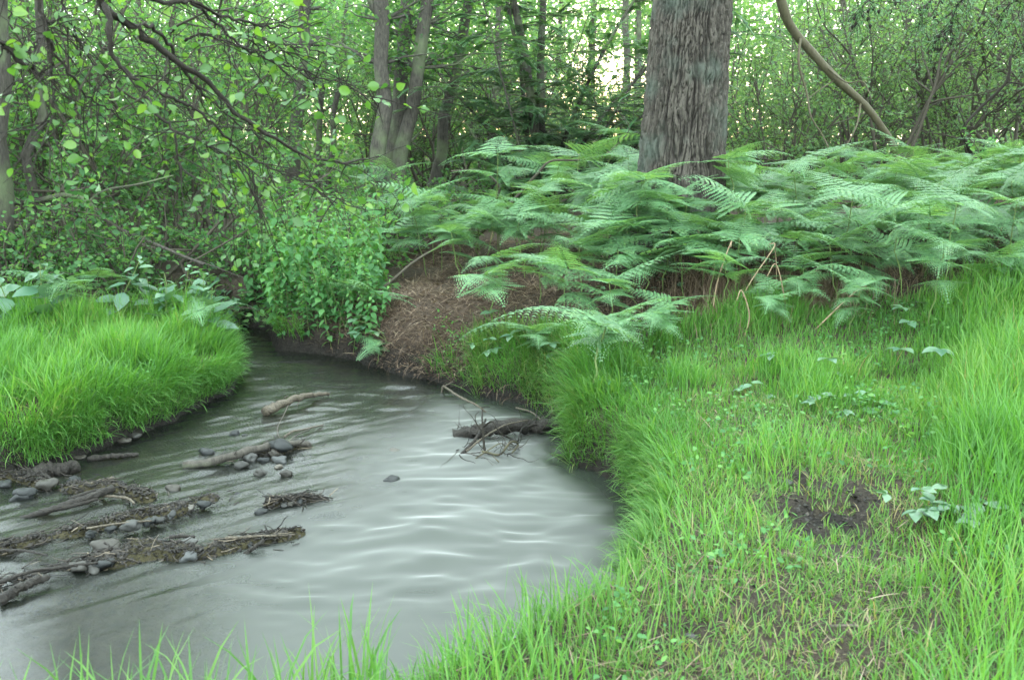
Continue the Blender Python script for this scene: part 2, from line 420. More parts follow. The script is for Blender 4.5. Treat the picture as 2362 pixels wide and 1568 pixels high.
# where bare mud, straw litter and grass lie (world-space maps through photo anchors)
def anchors(L):
    return [(*G(u, v)[:2], r, val) for u, v, r, val in L]
MUD = anchors([(1910, 1200, .22, 1), (1880, 1250, .2, 1), (1950, 1160, .16, .9), (1830, 1110, .13, .7), (1500, 1480, .1, .5), (1590, 1475, .08, .5), (1150, 1545, .08, .4), (1760, 1400, .12, .4), (2120, 1440, .12, .4), (1930, 1450, .12, .4), (1810, 1010, .18, .35)])
BARE = anchors([(1000, 760, .35, 1), (1060, 700, .4, 1), (930, 690, .35, 1), (1000, 650, .4, 1), (960, 830, .3, 1), (1120, 640, .35, .9), (1200, 600, .4, .8), (1300, 590, .4, .8), (1060, 820, .2, 1), (1430, 650, .35, .7), (1050, 580, .4, 1), (1150, 560, .4, 1), (1250, 550, .4, 1), (1110, 535, .4, .9), (980, 600, .4, .9), (1180, 680, .4, 1), (1280, 670, .4, 1), (1350, 700, .3, .8), (880, 720, .3, 1), (780, 800, .25, .7), (1560, 700, .35, .7),
                (1700, 690, .35, .7), (1800, 650, .4, .7), (2280, 520, .5, 1), (2300, 600, .4, 1), (2200, 600, .4, .8), (1900, 620, .4, .7), (2050, 640, .35, .7), (900, 800, .2, 1), (1130, 730, .2, .8), (2100, 470, .5, .6)])
def amap(A, x, y):
    r = np.zeros(np.shape(x))
    for ax, ay, s, v in A: r = np.maximum(r, v * np.exp(-((x - ax) ** 2 + (y - ay) ** 2) / (2 * (s * .75) ** 2)))
    return r

def mudmap(x, y): return amap(MUD, x, y) * (.15 + .85 * smooth(.36, .56, fbm(np.asarray(x) * 8, np.asarray(y) * 8, s=17)))

def ground_mat():
    m, n, l, out = newmat('ground')
    tc = n.new('ShaderNodeTexCoord')
    def noise(sc, d=8, r_=.6):
        q = n.new('ShaderNodeTexNoise'); q.inputs['Scale'].default_value = sc; q.inputs['Detail'].default_value = d; q.inputs['Roughness'].default_value = r_; l.new(tc.outputs['Object'], q.inputs[0]); return q
    n1 = noise(6); n2 = noise(45); n3 = noise(14)
    soil = ramp(n, [(.3, (.03, .024, .018)), (.6, (.075, .06, .045)), (.8, (.13, .10, .075))]); l.new(n2.outputs[0], soil.inputs[0])
    lit = ramp(n, [(.3, (.03, .022, .016)), (.55, (.075, .054, .04)), (.75, (.14, .105, .078))]); l.new(n2.outputs[0], lit.inputs[0])
    mud = ramp(n, [(.35, (.009, .008, .007)), (.7, (.028, .025, .022))]); l.new(n2.outputs[0], mud.inputs[0])
    bedc = ramp(n, [(.3, (.018, .016, .008)), (.5, (.045, .04, .02)), (.75, (.09, .078, .045))]); l.new(n3.outputs[0], bedc.inputs[0])
    col = soil.outputs[0]
    for a_, c_ in (('bare', lit), ('mud', mud), ('wet', mud), ('bed', bedc)):
        q = n.new('ShaderNodeAttribute'); q.attribute_name = a_
        x = n.new('ShaderNodeMixRGB'); l.new(q.outputs['Fac'], x.inputs[0]); l.new(col, x.inputs[1]); l.new(c_.outputs[0], x.inputs[2]); col = x.outputs[0]
    p = n.new('ShaderNodeBsdfPrincipled'); p.inputs['Roughness'].default_value = .85; p.inputs['Specular IOR Level'].default_value = .15; l.new(col, p.inputs['Base Color'])
    b = n.new('ShaderNodeBump'); b.inputs['Strength'].default_value = .9; b.inputs['Distance'].default_value = .03; l.new(n2.outputs[0], b.inputs['Height']); l.new(b.outputs[0], p.inputs['Normal'])
    l.new(p.outputs[0], out.inputs[0]); return m
mb = MB(); mb.add(np.stack([X, Y, Z], -1), Q)
ground = mb.build('ground', ground_mat()); tag(ground, 'dark forest soil and stream banks of the woodland floor', 'ground', kind='structure')
sdg = sdist(X, Y)
for nm, val in (('bare', amap(BARE, X.ravel(), Y.ravel())), ('mud', mudmap(X.ravel(), Y.ravel())), ('wet', smooth(.34, .08, Z.ravel()) * (sdg < .25)), ('bed', smooth(-.02, -.1, sdg))):
    a = ground.data.attributes.new(nm, 'FLOAT', 'POINT'); a.data.foreach_set('value', np.ascontiguousarray(val, dtype=np.float32))

# ------------------------------------------------------------------ water
wx = np.arange(-8, 1.4, .022); wy = np.arange(2.0, 10.9, .022)
WX, WY = np.meshgrid(wx, wy)
sdw = sdist(WX, WY).reshape(WX.shape)
def waves(x, y):
    # streaks that run with the current on the shallow side, low standing waves in the middle
    c, s_ = math.cos(R(38)), math.sin(R(38))
    al, ac = x * c + y * s_, -x * s_ + y * c
    t = np.clip((x + (y - 5) * -.25 + .7 * (fbm(x * 1.3, y * 1.3, s=37, o=2) - .5) + .1) / -1.35, 0, 1); left = t ** 3 * (t * (6 * t - 15) + 10)
    st = (fbm(al * 3.0, ac * 14, s=21, o=3) - .5) * .020 + (fbm(al * 5, ac * 26, s=25, o=2) - .5) * .008
    wx_ = x + .25 * vnoise(x * 2, y * 2, s=31); wy_ = y + .2 * vnoise(x * 2.2, y * 2.2, s=33)
    mid = (fbm(wx_ * 3.8, wy_ * 8.5, s=41, o=2) - .5) * .044
    calm = .25 + .75 * smooth(3.0, 3.7, y) * smooth(7.0, 5.9, y) * smooth(.95, .1, x)
    far = (fbm(x * 2.2, y * 9, s=51, o=2) - .5) * .03 * smooth(5.6, 6.4, y)
    return (left * st + (1 - left) * mid) * calm + far, left, calm
WZ, WL, WC = waves(WX, WY)
keep = sdw < .2
n1, n0 = len(wx), len(wy)
idx = np.arange(n1 * n0).reshape(n0, n1)
Q = np.stack([idx[:-1, :-1], idx[:-1, 1:], idx[1:, 1:], idx[1:, :-1]], -1).reshape(-1, 4)
Q = Q[keep.ravel()[Q].all(1)]
used = np.unique(Q); remap = np.full(n1 * n0, -1); remap[used] = np.arange(len(used))
mb = MB(); mb.add(np.stack([WX.ravel()[used], WY.ravel()[used], WZ.ravel()[used]], -1), remap[Q])
def water_mat():
    m, n, l, out = newmat('water')
    tr = n.new('ShaderNodeBsdfTransparent'); tr.inputs[0].default_value = (.62, .62, .42, 1)
    df = n.new('ShaderNodeBsdfDiffuse'); df.inputs[0].default_value = (.048, .060, .047, 1)
    m1 = n.new('ShaderNodeMixShader'); m1.inputs[0].default_value = .45; l.new(tr.outputs[0], m1.inputs[1]); l.new(df.outputs[0], m1.inputs[2])
    gl = n.new('ShaderNodeBsdfGlossy'); 
    q = n.new('ShaderNodeAttribute'); q.attribute_name = 'ripple'; mr = n.new('ShaderNodeMapRange'); l.new(q.outputs['Fac'], mr.inputs[0]); mr.inputs[3].default_value = .16; mr.inputs[4].default_value = .58; l.new(mr.outputs[0], gl.inputs['Roughness'])
    q2 = n.new('ShaderNodeAttribute'); q2.attribute_name = 'murk'; l.new(q2.outputs['Fac'], m1.inputs[0])
    fr = n.new('ShaderNodeFresnel'); fr.inputs[0].default_value = 1.62
    m2 = n.new('ShaderNodeMixShader'); l.new(fr.outputs[0], m2.inputs[0]); l.new(m1.outputs[0], m2.inputs[1]); l.new(gl.outputs[0], m2.inputs[2])
    l.new(m2.outputs[0], out.inputs[0]); return m
water = mb.build('water', water_mat())
for nm, val in (('ripple', np.clip(smooth(0, .35, -sdw) * (.35 + .65 * np.maximum(WC, .95 * smooth(5.8, 6.6, WY))) * (1 - .8 * WL), 0, 1)), ('murk', .55 - .42 * WL)):
    a_ = water.data.attributes.new(nm, 'FLOAT', 'POINT'); a_.data.foreach_set('value', np.ascontiguousarray(val.ravel()[used], dtype=np.float32))
tag(water, 'smooth grey stream water sliding over a shallow stony bed', 'water', kind='structure')

# ------------------------------------------------------------------ the big pine
def pine():
    base = G(1570, 455); base = np.array([base[0], 8.5, 0]); p0 = at(1568, 400, 8.5); p1 = at(1596, 0, 8.5)
    slope = (p1[0] - p0[0]) / (p1[2] - p0[2])
    bx = p0[0] - slope * (p0[2] - gz(p0[0], 8.5)); bz = gz(bx, 8.5) - .15
    root = empty('pine_tree', (bx, 8.5, bz))
    tag(root, 'huge pine with thick furrowed grey bark rising out of the bracken', 'tree')
    n, H = 420, 4.2
    zz = np.concatenate([np.linspace(0, H, n), np.linspace(H + .2, 15, 30)]); n = len(zz); m = 380
    an = np.arange(m) * 2 * math.pi / m
    rad = .38 + .065 * np.exp(-zz / 1.2) + .15 * np.exp(-zz / .22); rad = rad * (1 - zz / 15 * .6)
    A, Zg = np.meshgrid(an, zz)
    g = np.random.default_rng(3)
    # bark: wandering fissures that split and join, long up the trunk
    ca, sa = np.cos(A), np.sin(A); wz = Zg * 2.4 + .9 * fbm(ca * 5, sa * 5, Zg * 3, s=5); wa = .10 * (fbm(ca * 3, sa * 3, Zg * 4, s=14) - .5)
    c2, s2 = np.cos(A + wa * 2), np.sin(A + wa * 2)
    n1 = vnoise(c2 * 16 + 20, s2 * 16 + 20, wz * 1.4, 15); n2 = vnoise(c2 * 24 + 20, s2 * 24 + 20, wz * 3, 16); n3 = vnoise(c2 * 5 + 20, s2 * 5 + 20, Zg * 9 + 2 * n1, 17)
    plate = np.minimum(smooth(.0, .13, np.abs(n1 - .5)), .35 + .65 * smooth(0, .12, np.abs(n2 - .5))); plate = np.minimum(plate, .6 + .4 * smooth(0, .05, np.abs(n3 - .5)))
    fine = fbm(ca * 11, sa * 11, Zg * 9, s=2, o=4) - .5
    rr = rad[:, None] * (1 + .05 * (fbm(np.cos(A) * 1.2, np.sin(A) * 1.2, Zg * .8, s=6) - .5)) + (plate - 1) * .034 + fine * .05
    rr = rr + (.06 * np.exp(-zz / .25))[:, None] * np.cos(A * 5 + 1)
    V = np.stack([rr * np.cos(A) + slope * Zg, rr * np.sin(A), Zg], -1)
    i = np.arange(n - 1)[:, None] * m; j = np.arange(m)[None]; k = (j + 1) % m
    Q = np.stack([i + j, i + k, i + m + k, i + m + j], -1).reshape(-1, 4)
    mb = MB(); mb.add(V.reshape(-1, 3), Q, rnd=plate.ravel()); mb.build('trunk', M['pine_bark'], root)
    wb, lb = MB(), MB()
    for k in range(26):
        z0 = 8 + 6.5 * k / 26; a = k * 2.4; L = 2.6 - .06 * k
        P = wander((slope * z0, 0, z0), (math.cos(a), math.sin(a), .1), L, 7, .12, -.02, g); tube(wb, P, np.linspace(.05, .012, 8), 5)
        for q in P[3:]:
            c = q + g.normal(0, .16, (50, 3)); leaves(lb, c, g.normal(0, 1, (50, 3)) + (0, 0, .4), .14, 'needle', g=g)
    wb.build('branch', M['bark'], root); lb.build('crown', M['conifer'], root)
    return root, np.array([bx, 8.5])
PINE, PXY = pine()

# ------------------------------------------------------------------ grass
def scatter(n, x0, x1, y0, y1):
    return rng.uniform(x0, x1, n), rng.uniform(y0, y1, n)

# left bank: dense, tall, fine
x, y = scatter(165000, -10, -1.9, 4.6, 8.6)
sd = sdist(x, y); u, v = proj(np.stack([x, y, height(x, y)], -1))
back = 745 + 70 * (fbm(x * 2, y * 2, s=61) - .5)
k = (sd > .02) & ((v > back) | (x < -5.2)) & (y < 8.6) & (rng.random(len(x)) < np.where(u > -120, 1, .5)) & (fbm(x * 3, y * 3, s=62) > .3)
x, y, sd = x[k], y[k], sd[k]; n = len(x)
z = height(x, y)
cl = smooth(.25, .75, fbm(x * 3.1, y * 3.1, s=63))
L = (.10 + .27 * cl * (.6 + .4 * smooth(0, .25, sd)) + .12 * rng.random(n) ** 3 + .05) * .8 * (.75 + .5 * rng.random(n))
e = 1e-2; gx = (sdist(x + e, y) - sdist(x - e, y)) / (2 * e); gy = (sdist(x, y + e) - sdist(x, y - e)) / (2 * e)
hang = np.exp(-(sd / .16) ** 2)
az = np.where(rng.random(n) < .85 * hang, np.arctan2(-gy, -gx) + rng.normal(0, .5, n), rng.normal(-.35, 1.9, n))
mb = MB(); blades(mb, np.stack([x, y, z - .01], -1), L, .0045 + .003 * rng.random(n), az, np.abs(rng.normal(.16, .22, n)) + .3 * hang, np.abs(rng.normal(.75, .45, n)) + .7 * hang, np.clip(.1 + .7 * rng.random(n) ** 1.2 + .9 * (fbm(x * 1.4, y * 1.4, s=64) - .5), 0, .9) + .1 * (rng.random(n) > .94))
tag(mb.build('grass', M['grass']), 'lush fine bright green grass covering the left bank', 'grass', kind='stuff')

# right bank: long along the water and at the right, cropped and trodden in the middle
TROD = anchors([(1900, 1150, .6, 1), (1750, 1330, .6, 1), (1850, 1450, .6, 1), (1700, 1000, .5, .9), (1780, 930, .35, .7), (1500, 1500, .4, 1), (2050, 1480, .5, .8), (1650, 1500, .5, 1), (1250, 1540, .25, .6), (1950, 1020, .3, .5), (2000, 1300, .3, .7), (2150, 1430, .3, .5)])
def right_grass(n, long_):
    x, y = scatter(n, -.9, 5.2, 1.7, 7.0)
    sd = sdist(x, y); z = height(x, y); u, v = proj(np.stack([x, y, z], -1))
    tr = amap(TROD, x, y); mud = mudmap(x, y); bare = amap(BARE, x, y)
    top = np.interp(u, [1000, 1080, 1300, 1450, 1600, 1700, 2000, 2300, 2500], [800, 800, 815, 830, 760, 715, 705, 690, 640])
    k = (sd > .015) & (v > top - 30 * rng.random(n)) & (u < 2500) & (u > 850) & (rng.random(n) > np.minimum(mud * 1.5, .985)) & (rng.random(n) > .75 * bare)
    k &= (rng.random(n) < (1 - .84 * tr) * (1 - .6 * smooth(4.2, 3.0, y))) if long_ else (rng.random(n) < .2 + .8 * tr)
    return x[k], y[k], z[k], sd[k], tr[k], u[k], v[k]
x, y, z, sd, tr, u, v = right_grass(125000, True); n = len(x)
edgy = np.exp(-(sd / .35) ** 2); rt = smooth(2050, 2300, u)
cl = fbm(x * 2.2, y * 2.2, s=71)
near = smooth(4.3, 3.4, y)
L = (.07 + .30 * edgy * cl * (1 - .72 * near) + .25 * rt + .17 * smooth(.48, .66, cl)) * (.7 + .6 * rng.random(n))
# the sod leans out over the water where the bank drops
e = 1e-2; gx = (sdist(x + e, y) - sdist(x - e, y)) / (2 * e); gy = (sdist(x, y + e) - sdist(x, y - e)) / (2 * e)
az = np.where(rng.random(n) < .75 * edgy, np.arctan2(-gy, -gx) + rng.normal(0, .6, n), rng.uniform(0, 6.283, n))
mb = MB(); blades(mb, np.stack([x, y, z - .01], -1), L, (.003 + .0035 * rng.random(n)), az, np.abs(rng.normal(.2, .15, n)) + .4 * np.exp(-(sd / .12) ** 2), np.abs(rng.normal(.75, .5, n)) + .6 * np.exp(-(sd / .12) ** 2), np.clip(.05 + .7 * rng.random(n) + 1.0 * (fbm(x * 1.5, y * 1.5, s=72) - .5), 0, .88) + .12 * (rng.random(n) > .93))
tag(mb.build('grass', M['grass']), 'long bright grass hanging over the right edge of the stream', 'grass', kind='stuff')
x, y, z, sd, tr, u, v = right_grass(190000, False); n = len(x)
cl = fbm(x * 4, y * 4, s=75)
L = (.03 + .06 * cl) * (.6 + .9 * rng.random(n))
mb = MB(); blades(mb, np.stack([x, y, z - .004], -1), L, (.0028 + .003 * rng.random(n)), rng.uniform(0, 6.283, n), np.abs(rng.normal(.65, .4, n)), np.abs(rng.normal(.6, .5, n)), np.clip(.05 + rng.random(n) ** 1.3 * .85 + .9 * (fbm(x * 1.7, y * 1.7, s=76) - .45), 0, 1), 3)
tag(mb.build('turf', M['turf']), 'short trodden turf with dry stalks beside the muddy hole', 'grass', kind='stuff')

# dry straw lying in the trodden turf, and small weeds among the grass
x, y = scatter(11500, -.6, 4.2, 1.9, 5.6); tr = amap(TROD, x, y); k = (sdist(x, y) > .05) & (rng.random(len(x)) < .12 + .75 * tr) & (rng.random(len(x)) > 2 * amap(MUD, x, y)) & (fbm(x * 3, y * 3, s=77) > .42); x, y = x[k], y[k]; n = len(x)
mb = MB(); blades(mb, np.stack([x, y, height(x, y) + .008 + .03 * rng.random(n)], -1), rng.uniform(.03, .15, n), rng.uniform(.0018, .004, n), rng.uniform(0, 6.283, n), rng.normal(1.4, .25, n), rng.normal(.15, .4, n), .35 + .65 * rng.random(n), 3)
tag(mb.build('straw', M['straw']), 'dead grass stalks lying in the trodden turf', 'straw', kind='stuff')
x, y = scatter(9000, -6, 4.6, 2.2, 8); z = height(x, y); k = (sdist(x, y) > .03) & (fbm(x * 2.3, y * 2.3, s=78) > .56) & (amap(MUD, x, y) < .3) & (proj(np.stack([x, y, z], -1))[1] > 720); x, y, z = x[k], y[k], z[k]
x = np.repeat(x, 5) + rng.normal(0, .02, len(x) * 5); y = np.repeat(y, 5) + rng.normal(0, .02, len(y) * 5); z = np.repeat(z, 5) + rng.uniform(.03, .14, len(x)); n = len(x)
mb = MB(); leaves(mb, np.stack([x, y, z], -1), rng.normal(0, 1, (n, 3)) * (1, 1, .4), rng.uniform(.012, .035, n), 'ovate', flat=.6)
tag(mb.build('weeds', M['nettle']), 'small leafy weeds growing among the bank grass', 'weeds', kind='stuff')

# foreground: broad blades rooted on the near bank, below the picture
x = np.concatenate([rng.uniform(-2.0, -.35, 700), rng.normal(.1, .25, 420), rng.uniform(-.3, 1.0, 260)])
y = np.concatenate([rng.uniform(1.95, 2.55, 700), rng.normal(2.75, .2, 420), rng.uniform(2.4, 3.5, 260)])
sd = sdist(x, y); k = (sd > -.01) & (sd < .5) & (fbm(x * 4, y * 4, s=81) > .38); x, y = x[k], y[k]; n = len(x)
L = rng.uniform(.16, .42, n) * np.where(x > -.35, .62, 1.0); z = height(x, y)
mb = MB(); blades(mb, np.stack([x, y, z - .01], -1), L, np.where(x > -.35, .7, 1) * (.0045 + .005 * rng.random(n)), rng.normal(1.2, 1.3, n), np.abs(rng.normal(.22, .2, n)), np.abs(rng.normal(.7, .6, n)), np.clip(.1 + .75 * rng.random(n), 0, .9))
tag(mb.build('grass', M['grass_cool']), 'tall loose grass blades on the near bank at the bottom edge', 'grass', kind='stuff')

# sod edge: blades that spill over the lip of both grassy banks
E1 = spline(np.column_stack([EDGE, np.zeros(len(EDGE))]), 3000)[:, :2]
ue, ve = proj(np.column_stack([E1, np.zeros(3000)]))
for k_, mat_, dens, lab_ in (((E1[:, 0] < -1.9) & (E1[:, 1] > 4.4) & (E1[:, 1] < 8.4) & (ue > -150) & (ue < 600), 'grass', 15000, 'fine grass spilling over the lip of the left bank'), ((ue > 1290) & (ue < 1520) & (ve > 960) & (ve < 1420), 'grass_cool', 6500, 'grass spilling over the lip of the right bank')):
    Ek = E1[k_]; i = rng.integers(len(Ek), size=dens); x = Ek[i, 0] + rng.normal(0, .05, dens); y = Ek[i, 1] + rng.normal(0, .05, dens)
    sd = sdist(x, y); k = (sd > -.015) & (sd < .11) & (fbm(x * 7, y * 7, s=98) > .3); x, y = x[k], y[k]; n = len(x); z = np.maximum(height(x, y), .03 + .2 * rng.random(n) ** 1.3)
    gx = (sdist(x + e, y) - sdist(x - e, y)) / (2 * e); gy = (sdist(x, y + e) - sdist(x, y - e)) / (2 * e)
    mb = MB(); blades(mb, np.stack([x, y, z], -1), rng.uniform(.06, .22, n), .003 + .0025 * rng.random(n), np.arctan2(-gy, -gx) + rng.normal(0, .75, n), np.abs(rng.normal(.6, .4, n)), np.abs(rng.normal(1.3, .5, n)), np.clip(.05 + .8 * rng.random(n), 0, .88) + .12 * (rng.random(n) > .9))
    tag(mb.build('grass', M[mat_]), lab_, 'grass', kind='stuff')

# grass tufts drooping on the mound above the undercut bank
for mat_, lab_, u0, u1, keepn in (('turf', 'drooping half dry grass over the undercut bank behind the driftwood', 1075, 1345, .45), ('grass_cool', 'dark lush grass hanging over the corner of the right bank', 1290, 1500, .5)):
    x, y = scatter(60000, -.3, 1.6, 3.8, 7.0)
    sd = sdist(x, y); z = height(x, y); u, v = proj(np.stack([x, y, z], -1))
    k = (sd > -.01) & (sd < np.where(y > 5.6, .55, .3)) & (u > u0) & (u < u1) & (v > 760) & (fbm(x * 6, y * 6, s=91) > keepn); x, y, z, sd = x[k], y[k], z[k], sd[k]; n = len(x)
    gx = (sdist(x + e, y) - sdist(x - e, y)) / (2 * e); gy = (sdist(x, y + e) - sdist(x, y - e)) / (2 * e); tl = fbm(x * 9, y * 9, s=93)
    mb = MB(); blades(mb, np.stack([x, y, z], -1), rng.uniform(.07, .25, n) * (.5 + tl), .004 + .003 * rng.random(n), np.arctan2(-gy, -gx) + rng.normal(0, .95, n), np.abs(rng.normal(.55, .35, n)), np.abs(rng.normal(1.1, .6, n)), np.clip(.1 + .8 * rng.random(n), 0, .97))
    tag(mb.build('grass', M[mat_]), lab_, 'grass', kind='stuff')

# ------------------------------------------------------------------ straw litter on the bare slope
x, y = scatter(150000, -2.2, 6.5, 5.8, 10.5)
k = (rng.random(len(x)) < amap(BARE, x, y) * 1.1) & (sdist(x, y) > 0); x, y = x[k], y[k]; n = len(x)
z = height(x, y)
mb = MB(); blades(mb, np.stack([x, y, z + .004 + .02 * rng.random(n)], -1), rng.uniform(.03, .16, n), rng.uniform(.003, .008, n), rng.uniform(0, 6.283, n), rng.normal(1.45, .22, n), rng.normal(.2, .4, n), rng.random(n) ** 1.8, 3)
tag(mb.build('litter', M['straw']), 'dead brown bracken straw strewn over the bare slope', 'litter', kind='stuff')

x, y = scatter(90000, -2.4, 1.4, 5.0, 8.9)
sd = sdist(x, y); z = height(x, y); u, v = proj(np.stack([x, y, z], -1)); k = (sd > 0) & (sd < .42) & (u > 790) & (u < 1330) & (v > 700) & (rng.random(len(x)) < .35) & (fbm(x * 6, y * 6, s=95) > .4)
x, y, z, sd = x[k], y[k], z[k], sd[k]; n = len(x); gx = (sdist(x + e, y) - sdist(x - e, y)) / (2 * e); gy = (sdist(x, y + e) - sdist(x, y - e)) / (2 * e)
mb = MB(); blades(mb, np.stack([x, y, z + .01], -1), rng.uniform(.04, .2, n), rng.uniform(.002, .006, n), np.arctan2(-gy, -gx) + rng.normal(0, .8, n), rng.normal(1.2, .4, n), rng.normal(1.0, .5, n), rng.random(n) ** 2 * .8)
tag(mb.build('roots', M['straw']), 'dead roots and straw trailing down the undercut earth bank', 'roots', kind='stuff')
OCT = np.array([[1, 0, 0], [-1, .2, 0], [0, 1, .1], [.1, -1, 0], [0, 0, .8], [0, 0, -.8]]); OCF = np.array([[0, 2, 4], [2, 1, 4], [1, 3, 4], [3, 0, 4], [2, 0, 5], [1, 2, 5], [3, 1, 5], [0, 3, 5]])
def crumbs(x, y, smin, smax, name, mat, lab, cat, p=2.0, tone=.75):
    n = len(x); s_ = smin + (smax - smin) * rng.random(n) ** p; Rm = unit(rng.normal(0, 1, (n, 3, 3)))
    V = np.stack([x, y, height(x, y)], -1)[:, None] + np.einsum('nij,kj->nki', Rm, OCT) * s_[:, None, None] * np.array([1, 1, .7])
    mb = MB(); mb.add(V.reshape(-1, 3), None, (np.arange(n)[:, None, None] * 6 + OCF[None]).reshape(-1, 3), np.repeat(rng.random(n) * tone, 6)); tag(mb.build(name, mat, smooth_shade=False), lab, cat, kind='stuff')
x, y = scatter(120000, -.6, 3.2, 2.2, 5.2); k = rng.random(len(x)) < mudmap(x, y) ** 1.5 * .5; crumbs(x[k], y[k], .002, .016, 'soil', M['debris'], 'crumbly black soil clods in the muddy hole', 'soil', 3, .85)
x, y = scatter(60000, -2.4, 4.5, 5.4, 8.6); k = (rng.random(len(x)) < amap(BARE, x, y) * .55) & (sdist(x, y) > .0); crumbs(x[k], y[k], .003, .022, 'soil', M['straw'], 'brown earth crumbs and bark bits on the bare slope', 'soil', 3, .5)

# ------------------------------------------------------------------ bracken
def frond(mb, P, up, width, npin, g, droop=.35):
    """a triangular pinnate blade along the path P, cut twice into leaflets"""
    n = len(P); tt = np.linspace(.02, .985, npin)
    idx = tt * (n - 1); i = np.minimum(idx.astype(int), n - 2); f = (idx - i)[:, None]
    C = P[i] * (1 - f) + P[i + 1] * f; T = unit(P[i + 1] - P[i])
    side = unit(np.cross(T, up)); nor = np.cross(side, T)
    for sgn in (-1, 1):
        Lp = width * np.clip((1 - tt) ** .75 * (1 + .35 * np.exp(-(tt / .12) ** 2) - .2), .04, None) * (.9 + .2 * g.random(npin))
        for c, t_, s_, nn, L in zip(C, T, side, nor, Lp):
            m = max(3, int(L / .0125))
            q = np.linspace(.05, 1, m)
            d = unit(s_ * sgn * .93 + t_ * .36)
            dr = droop * (.7 + .6 * g.random())
            A = c[None] + d[None] * (q * L)[:, None] - nn[None] * (dr * L * q ** 2)[:, None] * .6
            tip = unit(d[None] - nn[None] * (2 * dr * q)[:, None] * .6)
            ln = (.20 * L * (1 - q) ** .7 * .95 + .006)
            ln = np.minimum(ln, .023)
            for s2 in (-1, 1):
                b = unit(np.cross(nn[None], tip)) * s2
                dd = unit(b * .85 + tip * .5)
                leaves(mb, A, dd, ln, 'pinnule', Nrm=np.repeat(nn[None], m, 0) + g.normal(0, .2, (m, 3)), rnd=np.clip(g.random() * .5 + .25 + g.normal(0, .15, m), 0, 1), g=g)
LEAF['pinnule'] = (np.array([[0, -.31, 0], [0, .31, 0], [.6, .2, -.03], [1, 0, -.12], [.6, -.2, -.03]]), [[0, 1, 2, 4]], [[4, 2, 3]])

def bracken(name, h, nf, seed, fl=.5, wid=.2, low=False):
    g = np.random.default_rng(seed)
    root = empty(name)
    mbs = MB()
    lean = g.normal(0, .1, 2)
    st = np.array([[lean[0] * t * h, lean[1] * t * h, t * h] for t in np.linspace(-.06, 1, 8)])
    st[2:6, :2] += g.normal(0, .012, (4, 2))
    tube(mbs, st, np.linspace(.0055, .0035, 8), 6)
    mbs.build('stem', M['stalk'], root)
    a0 = g.uniform(0, 6.28)
    for k in range(nf):
        mb = MB()
        if k == 0:                                  # terminal blade
            a = a0; L = fl * 1.15; el = .55; p0 = st[-1]; wd = wid * 1.1
        else:
            a = a0 + (1 if k % 2 else -1) * g.uniform(1.1, 1.75) + g.normal(0, .15); L = fl * g.uniform(.75, 1.05) * (1 - .06 * (k // 2)); el = g.uniform(.15, .5)
            tq = 1 - .2 * ((k - 1) // 2) - (.02 if k % 2 else 0); p0 = np.array([lean[0] * tq * h, lean[1] * tq * h, tq * h]); wd = wid * g.uniform(.75, 1)
        d = np.array([math.cos(a) * math.cos(el), math.sin(a) * math.cos(el), math.sin(el)])
        P = [p0]; nseg = 12
        drop = g.uniform(.02, .10)
        for s_ in range(nseg):
            d = unit(d + np.array([0, 0, -drop]) + g.normal(0, .02, 3)); P.append(P[-1] + d * L / nseg)
        P = np.array(P)
        tube(mb, P, np.linspace(.0032, .001, nseg + 1), 4, .5)
        frond(mb, P, np.array([0, 0, 1.]) + g.normal(0, .22, 3), wd, 15, g)
        mb.build('frond', M['bracken'], root)
    return root

fern_protos = [bracken('bracken', h, nf, 100 + i, fl, wd) for i, (h, nf, fl, wd) in enumerate(
    [(.72, 6, .6, .25), (.82, 5, .66, .27), (.58, 5, .56, .23), (.66, 6, .56, .24), (.8, 4, .7, .27), (.48, 5, .5, .22), (.72, 6, .64, .25), (.9, 5, .6, .25), (.36, 5, .52, .22), (.44, 6, .58, .23)])]
small_protos = [bracken('fern', h, nf, 150 + i, fl, wd) for i, (h, nf, fl, wd) in enumerate([(.22, 4, .38, .14), (.3, 3, .42, .15), (.16, 5, .3, .12)])]
_used = set()
def place(protos, i, loc, rz, sc):
    p = protos[i]
    if p.name not in _used: _used.add(p.name); o = p
    else: o = copy_tree(p)
    o.location = tuple(loc); o.rotation_euler = (rng.normal(0, .06), rng.normal(0, .06), rz); o.scale = (sc, sc, sc)
    return o

